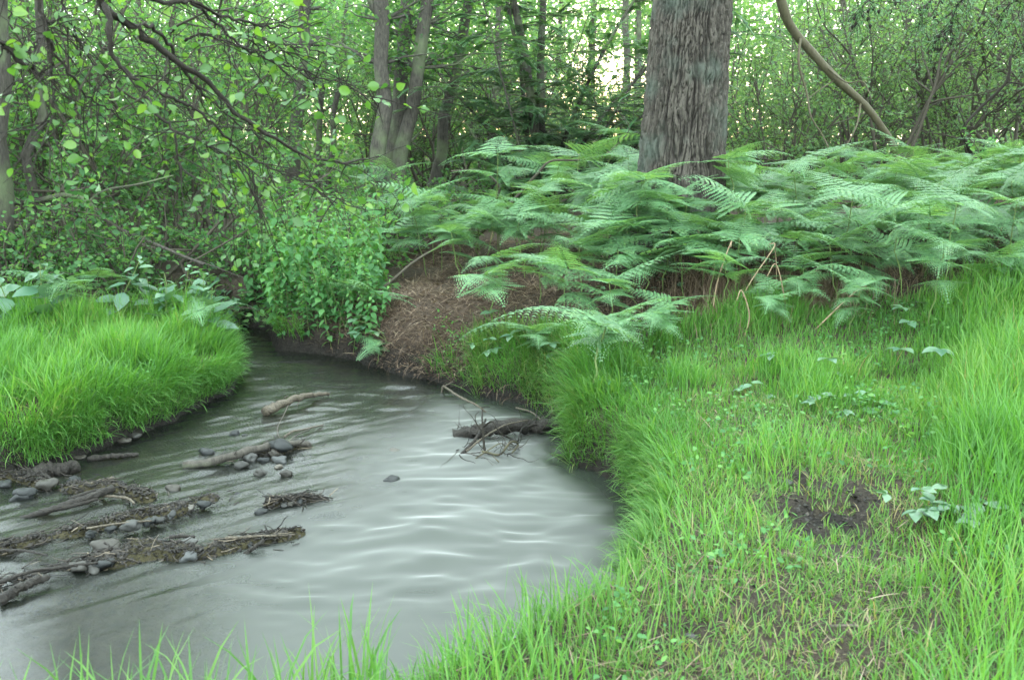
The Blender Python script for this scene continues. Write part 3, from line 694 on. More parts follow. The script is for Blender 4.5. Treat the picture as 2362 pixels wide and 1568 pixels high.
heroes = [  # photo foot (u, v), kind, turn, scale, label
 ('b', 1293, 757, 9, 0.3, 1.05, 'bracken with a spread of teal fronds on one straight dark stem above the undercut bank'),
 ('b', 1150, 765, 8, 2.9, 1.25, 'yellow hearted bracken leaning left over the bare brown earth slope'),
 ('b', 1450, 850, 8, 2.9, 1.0, 'bracken with pale fronds reaching left across the grass beside the stream corner'),
 ('s', 1215, 885, 1, 3.4, 1.3, 'small fern drooping from the undercut bank above the dark water'),
 ('s', 1345, 925, 1, 3.0, 1.6, 'fern hanging off the grassy corner over the driftwood heap'),
 ('s', 1390, 880, 0, 2.7, 1.5, 'fern with toothed fronds just above the one over the driftwood'),
 ('s', 830, 755, 0, 1.0, 1.5, 'small fern at the right foot of the nettle clump'),
 ('b', 140, 765, 8, .25, 1.1, 'fern frond arching right above the left bank grass'),
 ('b', 235, 720, 8, 2.0, .9, 'yellowish fern under the brambles at the left'),
 ('s', 480, 800, 1, .2, 1.0, 'fern lying over the grass at the tip of the left bank'),
 ('s', 870, 840, 2, 3.0, 1.0, 'feathery fern trailing down the bank into the water by the nettles'),
 ('b', 2135, 770, 0, 2.9, .9, 'dark bracken with a long drooping left frond in the right hand grass'),
 ('b', 1925, 700, 7, .5, .95, 'tall straight stemmed bracken standing clear at the front of the stand'),
 ('b', 1700, 700, 4, 3.3, 1.0, 'bracken over the dead straw pile with one long frond pointing left'),
 ('b', 1660, 745, 2, 3.6, .8, 'low bracken whose frond sweeps down left beside the dry stems'),
 ('b', 2080, 700, 4, 3.0, .9, 'bracken holding a level frond over the short grass right of centre'),
 ('b', 1060, 655, 9, 2.2, 1.1, 'bracken crossing the middle of the bare earth slope'),
 ('b', 1210, 640, 2, .6, 1.0, 'bracken standing on the crest of the earth slope below the yew'),
 ('b', 1400, 660, 9, 3.4, 1.15, 'low spreading bracken between the teal fronds and the big pine'),
 ('b', 1500, 720, 8, 2.4, 1.2, 'low bracken arching over brambles left of the straw pile'),
 ('b', 1560, 640, 2, 2.0, 1.1, 'bracken right in front of the foot of the big pine'),
 ('b', 1255, 850, 8, 3.3, .7, 'little bracken rooted in the hanging grass above the dark water'),
 ('b', 1420, 770, 9, 2.2, .9, 'bracken with crossed fronds behind the stream corner ferns'),
 ('b', 1535, 810, 8, 3.0, .8, 'bracken at the grass margin right of the stream corner'),
 ('b', 1340, 690, 9, 1.2, 1.0, 'bracken right behind the teal fronded one on the slope'),
 ('b', 1165, 690, 8, 2.5, 1.0, 'bracken between the bare earth and the teal fronded one'),
 ('b', 1245, 700, 9, .9, .8, 'bracken behind the left side of the teal fronded one'),
 ('b', 1120, 625, 2, 3.6, .9, 'bracken on the crest right of the nettles and slope shoulder'),
 ('b', 930, 640, 9, 3.0, 1.1, 'bracken at the top left shoulder of the earth slope'),
 ('b', 1000, 610, 4, 2.8, .9, 'bracken whose front frond points left over the nettles'),
]
taken = []
for kd, u, v, i, rz, sc, lab in heroes:
    p = G(u, v); o = place(fern_protos if kd == 'b' else small_protos, i, p, rz, sc)
    tag(o, lab, 'fern', 'bracken and ferns along the stream'); taken.append(p[:2])
# the bracken stand
cand = []
def fern_spots(n, x0, x1, y0, y1, want, gap, lo=False, ext=0):
    X_, Y_ = rng.uniform(x0, x1, n), rng.uniform(y0, y1, n); Z_ = height(X_, Y_); U_, V_ = proj(np.stack([X_, Y_, Z_], -1))
    lim = np.interp(U_, [820, 1000, 1150, 1300, 1450, 1620, 1750, 2100, 2361, 2600], [660, 640, 620, 600, 690, 700, 690, 690, 650, 640])
    k = (V_ < lim + ext * (U_ > 1380)) & (U_ > 830) & (U_ < 2520) & (np.hypot(X_ - PXY[0], Y_ - PXY[1]) > .58)
    k &= ~((U_ > 2200) & (U_ < 2400) & (V_ > 490) & (V_ < 640) & (rng.random(n) < .8))
    c = 0
    for x, y, z, u, v in zip(X_[k], Y_[k], Z_[k], U_[k], V_[k]):
        if c >= want: break
        if min(np.hypot(x - t[0], y - t[1]) for t in taken) < gap: continue
        taken.append(np.array([x, y])); cand.append((x, y, z, u, v, lo)); c += 1
fern_spots(1500, .9, 2.0, 6.9, 7.95, 16, .17, True)
fern_spots(9000, .9, 4.6, 5.2, 7.0, 16, .3, 2, 95)
fern_spots(9000, .2, 5.4, 5.9, 7.4, 60, .24, True, 45)
fern_spots(6000, -1.4, 5.2, 6.4, 8.6, 60, .25, True)
fern_spots(4000, -.9, 1.3, 7.0, 8.8, 26, .2, True, 20)
fern_spots(4000, -1.4, 5.6, 7.6, 9.4, 60, .3)
fern_spots(4000, -2, 8, 9.2, 13, 75, .42)
cand.sort(key=lambda c: c[1])
LAND = [('the big pine', 1570), ('the leaning pole', 2040), ('the dark yew', 1240), ('the nettle clump', 900), ('the right edge', 2400), ('the dry straw pile', 1780), ('the earth slope', 1080)]
ORD = ['first', 'second', 'third', 'fourth', 'fifth', 'sixth', 'seventh', 'eighth', 'ninth', 'tenth', 'eleventh', 'twelfth', 'thirteenth', 'fourteenth', 'fifteenth']
rows = {}
for c in cand:
    row = 'grass margin' if c[5] == 2 else 'fringe' if c[1] < 7 else 'front row' if c[1] < 7.6 else 'second row' if c[1] < 8.6 else 'middle of the stand' if c[1] < 9.8 else 'back of the stand' if c[1] < 11.4 else 'far end of the stand'
    ln = min(LAND, key=lambda t: abs(t[1] - c[3])); sd_ = 'left of' if c[3] < ln[1] else 'right of'
    rows.setdefault((row, sd_, ln[0]), []).append((abs(c[3] - ln[1]), c))
for (row, sd_, ln), L in rows.items():
    L.sort(key=lambda t: t[0])
    for k, (_, c) in enumerate(L):
        i = int(rng.integers(len(fern_protos))); sc = rng.uniform(.8, 1.2) * (1 - .38 * float(smooth(8.2, 9.4, c[1])) * float(smooth(1500, 1750, c[3])))
        if c[5]: i = (2, 5, 8, 9, 3, 0)[int(rng.integers(6))]
        if c[5] == 2: i = 8 + k % 2; sc = rng.uniform(.55, .85)
        rz = rng.uniform(0, 6.283)
        o = place(fern_protos, i, c[:3], rz, sc)
        word = 'tall' if sc * (.72, .82, .58, .66, .8, .48, .72, .9, .36, .44)[i] > .62 else 'low'
        tag(o, f'{word} bracken, {row}, {ORD[k]} {sd_} {ln}', 'fern', 'bracken stand on the slope')

# ------------------------------------------------------------------ nettles and other soft plants
def soft(name, seed, h, leaf, npair, mat, shape='toothed', wob=.06, droop=-.35):
    g = np.random.default_rng(seed); root = empty(name)
    P = wander((0, 0, -.04), (g.normal(0, .12), g.normal(0, .12), 1), h, 9, wob, .03, g)
    ms = MB(); tube(ms, P, np.linspace(.0045, .002, 10), 5); ms.build('stem', M['stalk'], root)
    ml = MB(); a = g.uniform(0, 3)
    t = np.linspace(.12, 1, npair); f = t * 9; i = np.minimum(f.astype(int), 8); C = P[i] + (P[i + 1] - P[i]) * (f - i)[:, None]
    for k in range(npair):
        a += math.pi / 2 + g.normal(0, .2); s = leaf * (1.0 if t[k] < .75 else 1.25 - t[k] * .8 if t[k] < .97 else .35)
        for q in (0, math.pi):
            d = np.array([math.cos(a + q), math.sin(a + q), droop + g.normal(0, .4)])
            leaves(ml, [C[k] + unit(d * (1, 1, 0)) * .012], [d], s * g.uniform(.8, 1.15), shape, rnd=g.random() * .7 + (.3 if t[k] > .8 else 0), flat=.8, g=g)
    ml.build('foliage', mat, root); return root
net = [soft('nettle', 200 + i, h, .098, 15, M['nettle'], droop=(-.25, -.6, -.45, -.1, -.5)[i]) for i, h in enumerate([1.0, 1.15, .85, 1.05, .7])]
spots = []
for k in range(2000):
    if len(spots) >= 75: break
    u = rng.uniform(585, 860); v = rng.uniform(700, 822)
    p = G(u, v)
    x = p[0] + rng.normal(0, .05); y = p[1] + rng.random() * .9
    if sdist([x], [y])[0] < .02 or min((np.hypot(x - s[0], y - s[1]) for s in spots), default=9) < .085: continue
    spots.append((x, y, gz(x, y)))
for k in range(900):
    if len(spots) >= 108: break
    u = rng.uniform(560, 850); p = G(u, rng.uniform(770, 822)); x, y = p[0], p[1] + rng.random() * .12
    if not .01 < sdist([x], [y])[0] < .3 or min((np.hypot(x - s[0], y - s[1]) for s in spots), default=9) < .06: continue
    spots.append((x, y, gz(x, y)))
spots.sort(key=lambda s: (round(s[1] * 2), s[0]))
nu = [proj(np.array(s))[0][0] for s in spots]
front = [i for i, s in enumerate(spots) if s[1] < np.percentile([q[1] for q in spots], 35)]
for i, s in enumerate(spots):
    edge_k = sum(1 for j in front if nu[j] < nu[i]); quarter = ('left end', 'left half', 'right half', 'right end')[min(3, int(4 * edge_k / max(1, len(front))))]; edge_k = edge_k - math.ceil(min(3, int(4 * edge_k / max(1, len(front)))) * len(front) / 4)
    o = place(net, int(rng.integers(5)), s, rng.uniform(0, 6.28), rng.uniform(.72, 1.12) * (.75 if i in front else 1))
    o.rotation_euler[0] += (.16 if i in front else 0) + rng.normal(0, .1); o.rotation_euler[1] += rng.normal(0, .12)
    tag(o, (f'nettle at the water front of the clump, {ORD[edge_k % 15]} from left in its {quarter}' if i in front else 'tall nettle packed inside the dense clump at the stream bend'), 'nettle', 'nettles at the bend')
wn = [soft('willowherb', 230 + i, h, .15, 9, M['bramble'], 'ovate', .05, .05) for i, h in enumerate([.42, .5, .36])]
for k, (u, v) in enumerate([(350, 760), (400, 752), (440, 748), (470, 752), (500, 762), (525, 775), (545, 790), (420, 772), (480, 785), (380, 775), (60, 760), (20, 770), (100, 775), (235, 760)]):
    p = G(u, v) + np.array([0, .08, 0]); p[2] = gz(p[0], p[1])
    o = place(wn, k % 3, p, rng.uniform(0, 6), rng.uniform(1.1, 1.5))
    tag(o, (f'broad leaved pale plant behind the left bank grass, {ORD[k]} of the row' if k < 10 else f'broad leaved plant at the left end of the bank, {ORD[k - 10]} of four'), 'plant', 'broad leaved plants behind the left bank')

def bramble(name, seed, n=5, ls=.1, hh=.2):
    g = np.random.default_rng(seed); root = empty(name); ms, ml = MB(), MB()
    for k in range(n):
        a = g.uniform(0, 6.28); h = hh * g.uniform(.6, 1.2)
        P = wander((0, 0, -.02), (math.cos(a) * .5, math.sin(a) * .5, 1), h * 1.4, 6, .1, -.12, g); tube(ms, P, np.linspace(.003, .0015, 7), 5)
        d = P[-1] - P[-2]; b = math.atan2(d[1], d[0])
        for q in (-1.2, 0, 1.2):
            dd = np.array([math.cos(b + q), math.sin(b + q), g.normal(-.05, .15)]); leaves(ml, [P[-1]], [dd], ls * g.uniform(.8, 1.2), 'ovate', flat=.85, g=g)
    ms.build('stem', M['stalk'], root); ml.build('foliage', M['bramble'], root); return root
br = [bramble('bramble', 250, 5, .1, .18), bramble('bramble', 251, 4, .12, .3), bramble('bramble', 252, 6, .09, .12)]
for k, (u, v, i, lab) in enumerate([(2000, 945, 2, 'low blue green bramble leaves in the middle of the right grass'), (1900, 960, 2, 'flat bramble leaves left of the blue green ones'), (2130, 850, 1, 'bramble holding wide leaves above the right hand grass'),
        (2150, 760, 1, 'upright bramble with dark stalks under the drooping bracken'), (2200, 1195, 2, 'pale wilted bramble leaves right of the muddy hole'), (2110, 1195, 0, 'crumpled whitish leaves nearest the muddy hole'), (1735, 925, 2, 'single dark leafed bramble sprig in the trodden grass'),
        (1530, 690, 0, 'bramble sprawling at the edge of the earth slope under bracken'), (1480, 720, 1, 'bramble bush between the straw pile and the undercut bank'), (1400, 700, 0, 'bramble right of the teal fronded bracken'), (1130, 820, 0, 'bramble tuft on top of the earth bank near the water'), (895, 790, 1, 'bramble on the left shoulder of the earth slope'), (1250, 815, 1, 'bramble in the hanging grass above the undercut bank'), (1330, 790, 0, 'bramble behind the lowest ferns of the stream corner'), (1185, 790, 1, 'bramble sprouting left of the teal fronded bracken'), (860, 770, 0, 'bramble where the nettles meet the earth slope'), (1860, 870, 1, 'dark leafy sprig in the grass left of the bramble'), (1940, 640, 0, 'bramble under the front bracken'), (2290, 1250, 2, 'bramble leaves at the right beyond the wilted ones')]):
    o = place(br, i, G(u, v), rng.uniform(0, 6), rng.uniform(.6, .85)); tag(o, lab, 'bramble', 'brambles on the right bank')

# ------------------------------------------------------------------ dry stems
for k, (u, v, du, dv, lab) in enumerate([(1640, 750, 45, -190, 'bent dry bracken stalk at the left of the straw pile'), (1690, 740, 95, -170, 'long dry stalk slanting right through the straw pile'), (1760, 720, 25, -150, 'dry stalk with a kinked top in the straw pile'), (1715, 780, -5, -110, 'broken pale stalk hanging into the grass'),
        (1880, 760, 110, -100, 'dry stalk leaning right beyond the straw pile'), (1620, 640, -10, -120, 'pale split stalk poking up left of the straw pile'), (1810, 740, -20, -130, 'thin dry stalk upright in the middle of the straw pile'), (1830, 700, 60, -90, 'short dry stalk at the right end of the straw pile'), (1130, 560, 20, -60, 'dry stalk on the crest of the earth slope'), (2300, 560, 40, -80, 'dry stalk on the brown bank at the right edge')]):
    p = G(u, v); q = at(u + du, v + dv, p[1] + rng.uniform(-.1, .25)); mid = (p + q) / 2 + rng.normal(0, .03, 3)
    o = empty('dry_stalk', p); mb = MB(); tube(mb, spline(np.array([p, mid, q, q + rng.normal(0, .05, 3) - (0, 0, .06)]), 14) - p, np.linspace(.006, .003, 14), 6)
    mb.build('stem', M['dry_stem'], o); tag(o, lab, 'dead stalk', 'dry bracken stalks')
x = rng.normal(0, 1, 9000); y = rng.normal(0, 1, 9000); pc = G(1760, 700); x = pc[0] + x * .45; y = pc[1] + y * .3; z = height(x, y); n = len(x)
mb = MB(); blades(mb, np.stack([x, y, z], -1), rng.uniform(.08, .3, n), rng.uniform(.002, .006, n), rng.uniform(0, 6.28, n), np.abs(rng.normal(.8, .5, n)), rng.normal(.8, .6, n), np.clip(.35 + .5 * rng.random(n), 0, 1))
tag(mb.build('straw', M['straw']), 'matted pile of dead tan bracken below the front ferns', 'straw', kind='stuff')

# ------------------------------------------------------------------ stones, driftwood, debris
def stone_mesh(seed):
    g = np.random.default_rng(seed); n, m = 14, 20
    th = np.linspace(0, math.pi, n); ph = np.arange(m) * 2 * math.pi / m
    A, B = np.meshgrid(ph, th); X_ = np.sin(B) * np.cos(A); Y_ = np.sin(B) * np.sin(A); Z_ = np.cos(B)
    r = 1 + .95 * (vnoise(X_ * 1.3 + 5, Y_ * 1.3 + 5, Z_ * 1.3 + 5, seed) - .5) + .3 * (vnoise(X_ * 3 + 5, Y_ * 3 + 5, Z_ * 3 + 5, seed + 1) - .5)
    V = np.stack([X_ * r * g.uniform(.9, 1.15), Y_ * r * g.uniform(.6, .8), Z_ * r * g.uniform(.42, .62)], -1)
    i = np.arange(n - 1)[:, None] * m; j = np.arange(m)[None]; k = (j + 1) % m
    mb = MB(); mb.add(V.reshape(-1, 3), np.stack([i + j, i + m + j, i + m + k, i + k], -1).reshape(-1, 4)); return mb.mesh('stone', M['stone'])
SM = [stone_mesh(300 + i) for i in range(8)]
def stone(u, v, px, lab, z=.0, grp='stones in the shallows', i=None, lift=.16):
    p = on(u, v, z) if z is not None else G(u, v)
    r = px * K * np.linalg.norm(p - np.array([0, 0, CAM_Z])) / 2
    o = bpy.data.objects.new('stone', SM[int(rng.integers(8)) if i is None else i]); COL.objects.link(o)
    o.location = (p[0], p[1], p[2] + r * lift); o.scale = (r, r, r); o.rotation_euler = (rng.normal(0, .15), rng.normal(0, .15), rng.uniform(0, 3.1) if px < 25 else rng.normal(0, .4))
    return tag(o, lab, 'stone', grp)
stones = [(645, 1030, 50, 'largest grey stone resting on the right half of the mossy log', .05), (636, 1046, 30, 'rounded grey stone just below the largest one on the log', .02), (573, 1060, 34, 'grey stone below the middle of the log', 0), (556, 1076, 36, 'smooth grey stone standing alone left below the log', 0), (600, 1092, 28, 'stone lowest of the group below the log', 0), (646, 1064, 34, 'flat stone at the right of the group below the log', 0), (608, 1064, 26, 'small stone in the middle of the group below the log', 0), (476, 1045, 32, 'dark rough stone behind the left end of the log', 0), (660, 1094, 24, 'dark flat stone right below the log group', 0), (643, 1078, 16, 'tiny stone under the flat stone by the log', 0),
 (245, 1266, 52, 'broad dark stone in the channel between two gravel bars', 0), (380, 1258, 30, 'round stone at the left start of the lower gravel bar', .01), (355, 1262, 26, 'stone left beside the start of the lower gravel bar', 0), (434, 1252, 34, 'angular grey stone on top of the lower gravel bar', .02), (522, 1266, 28, 'pale stone at the waterside of the lower gravel bar', .01), (478, 1270, 24, 'dark stone midway on the lower gravel bar', .01), (437, 1288, 34, 'low wet stone below the lower gravel bar', 0), (575, 1255, 20, 'small stone toward the right tip of the lower gravel bar', .02),
 (180, 1310, 36, 'grey stone at the twig line nearest the camera', .01), (242, 1303, 46, 'black wedge stone at the end of the nearest twig line', .01), (215, 1317, 26, 'small stone between the grey one and the black wedge', 0), (50, 1150, 36, 'pair stone lower, pale grey in the left pool', 0), (58, 1140, 40, 'pair stone upper, pale grey in the left pool', .02), (10, 1120, 30, 'stone at the left edge of the picture in the pool', 0),
 (310, 1008, 26, 'dark shiny stone at the foot of the left bank', .01), (290, 1018, 26, 'pale stone at the foot of the left bank', .02), (185, 1058, 26, 'black stone under the left bank near the sunken log', 0), (110, 1120, 40, 'greenish stone among the debris by the left bank', .02), (170, 1108, 24, 'small stone in the debris by the left bank', .01),
 (900, 1108, 34, 'single blue grey stone breaking the middle of the stream', 0), (905, 1044, 30, 'dark stone just awash behind the blue grey one', -.02), (725, 1148, 34, 'dark rock at the right tip of the small midstream riffle', 0), (690, 1158, 22, 'second rock of the small midstream riffle', 0), (672, 1163, 18, 'third rock of the small midstream riffle', 0), (655, 1166, 16, 'fourth rock of the small midstream riffle', 0), (600, 1183, 30, 'flat wet rock left below the midstream riffle', -.01), (470, 1165, 30, 'dark rock at the right end of the upper gravel bar', .02), (440, 1170, 20, 'rock next to the right end of the upper gravel bar', .02), (545, 1143, 20, 'awash rock above the midstream riffle', -.01), (400, 1128, 34, 'dark mossy clump of rock above the upper gravel bar', 0),
 (825, 1055, 28, 'submerged dark rock right of the log', -.03), (1045, 1108, 24, 'rock under the ripples right of the blue grey stone', -.03), (540, 1003, 20, 'small rock in the riffle above the log', -.01), (565, 1005, 14, 'tiny rock beside the one in the riffle above the log', -.01),
 (300, 1215, 34, 'dark stone in the middle of the upper gravel bar', .03), (340, 1205, 28, 'stone right of the middle of the upper gravel bar', .03), (365, 1200, 32, 'flat stone in the upper gravel bar near its twigs', .02), (255, 1222, 26, 'stone left of the middle of the upper gravel bar', .03), (395, 1190, 22, 'small stone on the crest of the upper gravel bar', .03), (210, 1232, 24, 'stone at the left part of the upper gravel bar', .02)]
for u, v, px, lab, z in stones: stone(u, v, px, lab, z)
for u, v, px, lab in [(1593, 1472, 38, 'dark stone in the trodden turf near the bottom'), (2262, 1362, 34, 'grey stone in the grass at the lower right'), (1735, 912, 28, 'dark stone in the grass near the stream corner'), (2110, 985, 30, 'brown stone under the blue green bramble'), (1810, 1115, 30, 'dark clod above the muddy hole')]:
    stone(u, v, px, lab, None, 'stones in the grass')
# loose gravel and twig drift on the bars: too many to count
gr, db = MB(), MB()
tv = np.array([[1, 0, 0], [-1, .2, 0], [0, 1, .1], [.1, -1, 0], [0, 0, .8], [0, 0, -.8]]); tt = [[0, 2, 4], [2, 1, 4], [1, 3, 4], [3, 0, 4], [2, 0, 5], [1, 2, 5], [3, 1, 5], [0, 3, 5]]
for L, w_, h_ in BARW:
    P = spline(np.column_stack([L, np.zeros(len(L))]), 200); n = int(3600 * len(L) / 4)
    c = P[rng.integers(200, size=n), :2] + rng.normal(0, w_ * 1.0, (n, 2)); k = sdist(c[:, 0], c[:, 1]) < 0; c = c[k]; n = len(c)
    z = height(c[:, 0], c[:, 1]); s = .0025 + .015 * rng.random(n) ** 3
    Rm = unit(rng.normal(0, 1, (n, 3, 3)))
    V = np.stack([c[:, 0], c[:, 1], z], -1)[:, None] + np.einsum('nij,kj->nki', Rm, tv) * s[:, None, None] * np.array([1, 1, .7])
    gr.add(V.reshape(-1, 3), None, (np.arange(n)[:, None, None] * 6 + np.array(tt)[None]).reshape(-1, 3), np.repeat(rng.random(n) * .75, 6))
    d = L[-1] - L[0]; a0 = math.atan2(d[1], d[0])
    n = int(150 * len(L) / 4); c = P[rng.integers(200, size=n), :2] + rng.normal(0, w_ * .6, (n, 2)); z = np.maximum(height(c[:, 0], c[:, 1]), -.005) + .015 * rng.random(n)
    for (cx, cy), cz in zip(c, z):
        a = a0 + rng.normal(0, .8) + (math.pi if rng.random() < .5 else 0); ln = rng.uniform(.02, .11)
        Pt = wander((cx, cy, cz), (math.cos(a), math.sin(a), rng.normal(0, .12)), ln, 3, .18); tube(db, Pt, rng.uniform(.0012, .004) * np.array([1, .9, .8, .5]), 4, np.clip(rng.random() ** .8, 0, 1))
tag(gr.build('gravel', M['debris'], smooth_shade=False), 'dark wet gravel heaped in the bars across the shallows', 'gravel', kind='stuff')
tag(db.build('debris', M['debris']), 'tangled dark twigs and rotten bits drifted on the gravel bars', 'debris', kind='stuff')

def log(name, pts, r0, r1, mat, lab, cat='driftwood', dz=None, twigs=(), grp=None, rough=.25):
    """driftwood lying along photo points (u, v, z)"""
    W = np.array([on(u, v, z) for u, v, z in pts]); o = empty(name, W[0]); mb = MB()
    P = spline(W, 26) + rng.normal(0, r0 * .12, (26, 3)); tube(mb, P - W[0], np.linspace(r0, r1, 26) * (1 + .2 * (rng.random(26) - .5)), 10, rough=rough, s=int(W[0][0] * 50) % 97)
    mb.build('wood', mat, o)
    for (tp, tr_) in twigs:
        T = np.array([on(u, v, z) for u, v, z in tp]); mt = MB(); tube(mt, spline(T, 12) - W[0], np.linspace(tr_, tr_ * .5, 12), 6, rough=.2); mt.build('twig', mat, o)
    return tag(o, lab, cat, grp)
log('driftwood_branch', [(612, 950, .03), (640, 935, .06), (680, 920, .07), (710, 912, .06), (760, 908, .02)], .036, .014, M['dry_wood'], 'pale barked broken branch lodged alone in the upper stream', twigs=[([(668, 925, .06), (655, 955, .03), (640, 985, .02), (642, 1005, .02), (658, 1020, .06)], .004), ([(690, 925, .05), (684, 938, .02)], .004), ([(655, 918, .07), (664, 913, .09)], .006)], cat='branch')
log('log', [(425, 1074, .0), (480, 1066, .03), (540, 1050, .045), (590, 1035, .05), (640, 1025, .05), (690, 1022, .03), (714, 1026, .01)], 0.026, .018, M['bark'], 'mottled grey log lying across the shallows with stones on it', twigs=[([(660, 1020, .05), (690, 1000, .06), (715, 990, .03)], .006), ([(690, 1024, .04), (704, 1012, .08)], .006), ([(540, 1050, .05), (545, 1040, .08)], .005)], cat='log')
log('branch', [(655, 1008, .02), (675, 995, .04), (700, 990, .03), (745, 980, .01)], .008, .005, M['dry_wood'], 'thin pale stick behind the right end of the log', cat='stick')
log('log', [(60, 1100, .02), (110, 1085, .03), (170, 1078, .03)], .045, .04, M['wet_wood'], 'black sodden log under the left bank', cat='log')
log('log', [(205, 1058, .01), (260, 1052, .02), (318, 1048, .01)], .02, .012, M['wet_wood'], 'dark stick drift along the foot of the left bank', cat='log')
log('broken_board', [(40, 1198, -.01), (110, 1178, .02), (180, 1155, .04), (262, 1126, .05)], .016, .022, M['wet_wood'], 'dark splintered slab of wood slanting in the left pool', cat='driftwood', twigs=[([(90, 1180, .02), (170, 1165, .03), (225, 1150, .03)], .016), ([(160, 1150, .03), (215, 1132, .05), (255, 1124, .06)], .012)])
log('stick', [(230, 1142, .02), (290, 1148, .03), (310, 1160, .02)], .009, .006, M['dry_wood'], 'crooked pale stick right of the splintered slab', cat='stick')
log('stick', [(190, 1122, .02), (230, 1110, .03), (262, 1102, .01)], .016, .01, M['dry_wood'], 'pale barkless chunk of wood in the debris by the left bank', cat='stick')
log('stick', [(0, 1342, .03), (70, 1318, .04), (150, 1306, .04), (270, 1293, .03)], .009, .006, M['wet_wood'], 'long dark stick on the twig line nearest the camera', cat='stick')
log('stick', [(0, 1385, .02), (50, 1352, .04), (110, 1330, .03)], .024, .014, M['wet_wood'], 'thick dark branch end at the lower left', cat='stick')
log('stick', [(-10, 1268, .03), (60, 1270, .03), (110, 1280, .02)], .008, .005, M['wet_wood'], 'stick poking in from the left side on the upper gravel bar', cat='stick')
log('stick', [(520, 1240, .05), (600, 1236, .05), (680, 1232, .02)], .008, .005, M['dry_wood'], 'straight tan stick across the tip of the lower gravel bar', cat='stick')
log('stick', [(565, 1278, .0), (585, 1262, .03), (608, 1246, .05)], .011, .009, M['wet_wood'], 'short stub leaning on the tip of the lower gravel bar', cat='stick')
log('stick', [(200, 1218, .05), (270, 1207, .06), (350, 1200, .05)], .006, .004, M['dry_wood'], 'straw coloured stick along the crest of the upper gravel bar', cat='stick')
log('stick', [(390, 1238, .05), (420, 1236, .04), (448, 1238, .03)], .01, .008, M['wet_wood'], 'reddish stick between the two gravel bars', cat='stick')
log('stick', [(240, 1250, .06), (265, 1266, .04), (280, 1276, .02)], .005, .003, M['wet_wood'], 'thin twig resting on the broad dark stone', cat='stick')
# the driftwood heap at the stream corner: a rotten log and branches caught on it
log('rotten_log', [(1050, 1005, .0), (1110, 992, .045), (1170, 982, .06), (1240, 982, .05), (1320, 980, .05)], .045, .05, M['wet_wood'], 'black rotten log wedged against the right bank', cat='log', rough=.5)
log('branch', [(1022, 890, .05), (1060, 915, .06), (1100, 935, .05), (1122, 952, .0)], .009, .006, M['dry_wood'], 'pale stick sloping into the water from the earth bank', cat='branch', twigs=[([(1022, 890, .05), (1018, 905, .0)], .012), ([(1025, 890, .06), (1045, 880, .1)], .006)])
log('branch', [(1118, 1045, .0), (1115, 1010, .08), (1112, 975, .16), (1112, 945, .2)], .008, .005, M['twig'], 'dark forked branch standing up at the tip of the rotten log', cat='branch', twigs=[([(1115, 1000, .1), (1098, 975, .16), (1096, 958, .2), (1104, 950, .2)], .005), ([(1114, 985, .12), (1135, 972, .16), (1155, 1000, .1), (1195, 1018, .01)], .006), ([(1110, 940, .2), (1130, 938, .2)], .004)])
log('branch', [(1062, 1050, -.01), (1090, 1020, .05), (1110, 990, .1), (1120, 965, .12)], .012, .006, M['wet_wood'], 'mottled branch leaning against the left tip of the rotten log', cat='branch')
log('branch', [(1075, 1040, .02), (1120, 1005, .08), (1165, 980, .11), (1218, 968, .11)], .007, .004, M['dry_wood'], 'bare whitish branch lying over the rotten log', cat='branch')
log('branch', [(1110, 1040, .02), (1150, 1048, .01), (1168, 1030, .06), (1180, 1018, .07), (1195, 1025, .03), (1180, 1045, .01)], .007, .005, M['green_bark'], 'looping yellow mossy twig below the rotten log', cat='branch', twigs=[([(1095, 1058, .0), (1130, 1035, .05), (1155, 1022, .07), (1170, 1036, .02)], .005), ([(1150, 1065, .0), (1135, 1050, .03)], .004)])
log('branch', [(1210, 985, .06), (1270, 968, .09), (1325, 940, .16)], .008, .005, M['wet_wood'], 'dark branch rising right from the rotten log to the bank', cat='branch', twigs=[([(1285, 1000, .03), (1265, 975, .1), (1250, 962, .13)], .004), ([(1235, 975, .08), (1240, 940, .16), (1255, 925, .2)], .004)])
log('branch', [(1190, 940, .03), (1225, 950, .05), (1248, 968, .02)], .006, .004, M['dry_wood'], 'short bare twig behind the rotten log', cat='branch')
log('branch', [(1240, 905, .06), (1280, 925, .05), (1320, 935, .03)], .008, .006, M['wet_wood'], 'dark twig under the hanging fern at the water edge', cat='branch')
tb = MB()
for k in range(90):
    u, v = (rng.uniform(1050, 1200), rng.uniform(985, 1050)) if k < 60 else (rng.uniform(1180, 1320), rng.uniform(965, 1005)); p = on(u, v, rng.uniform(0, .07)); tube(tb, wander(p, rng.normal(0, 1, 3) * (1, .7, .45), rng.uniform(.06, .28), 6, .25, -.02), np.linspace(.004, .0015, 7) * rng.uniform(.5, 1.2), 5, rng.random() * .9)
tag(tb.build('debris', M['debris']), 'snarl of fine dark twigs caught on the rotten log', 'debris', kind='stuff')

# sticks in the turf
for k, (u0, v0, u1, v1, lab) in enumerate([(2060, 1450, 2150, 1490, 'brown stick lying in the turf below the muddy hole'), (1910, 1452, 2030, 1464, 'thin reddish stick left of the brown one in the turf'), (1990, 1600, 2020, 1560, 'curved twig at the bottom right turf'), (1470, 1490, 1400, 1475, 'twig in the bare spot at the bottom')]):
    a, b = G(u0, min(v0, 1565)), G(u1, v1); o = empty('stick', a); mb = MB(); P = spline(np.array([a, (a + b) / 2 + (0, 0, .012), b]), 10) + np.array([0, 0, .012]); tube(mb, P - a, np.linspace(.007, .004, 10), 6, rough=.2); mb.build('wood', M['dry_wood'], o); tag(o, lab, 'stick', 'sticks in the turf')

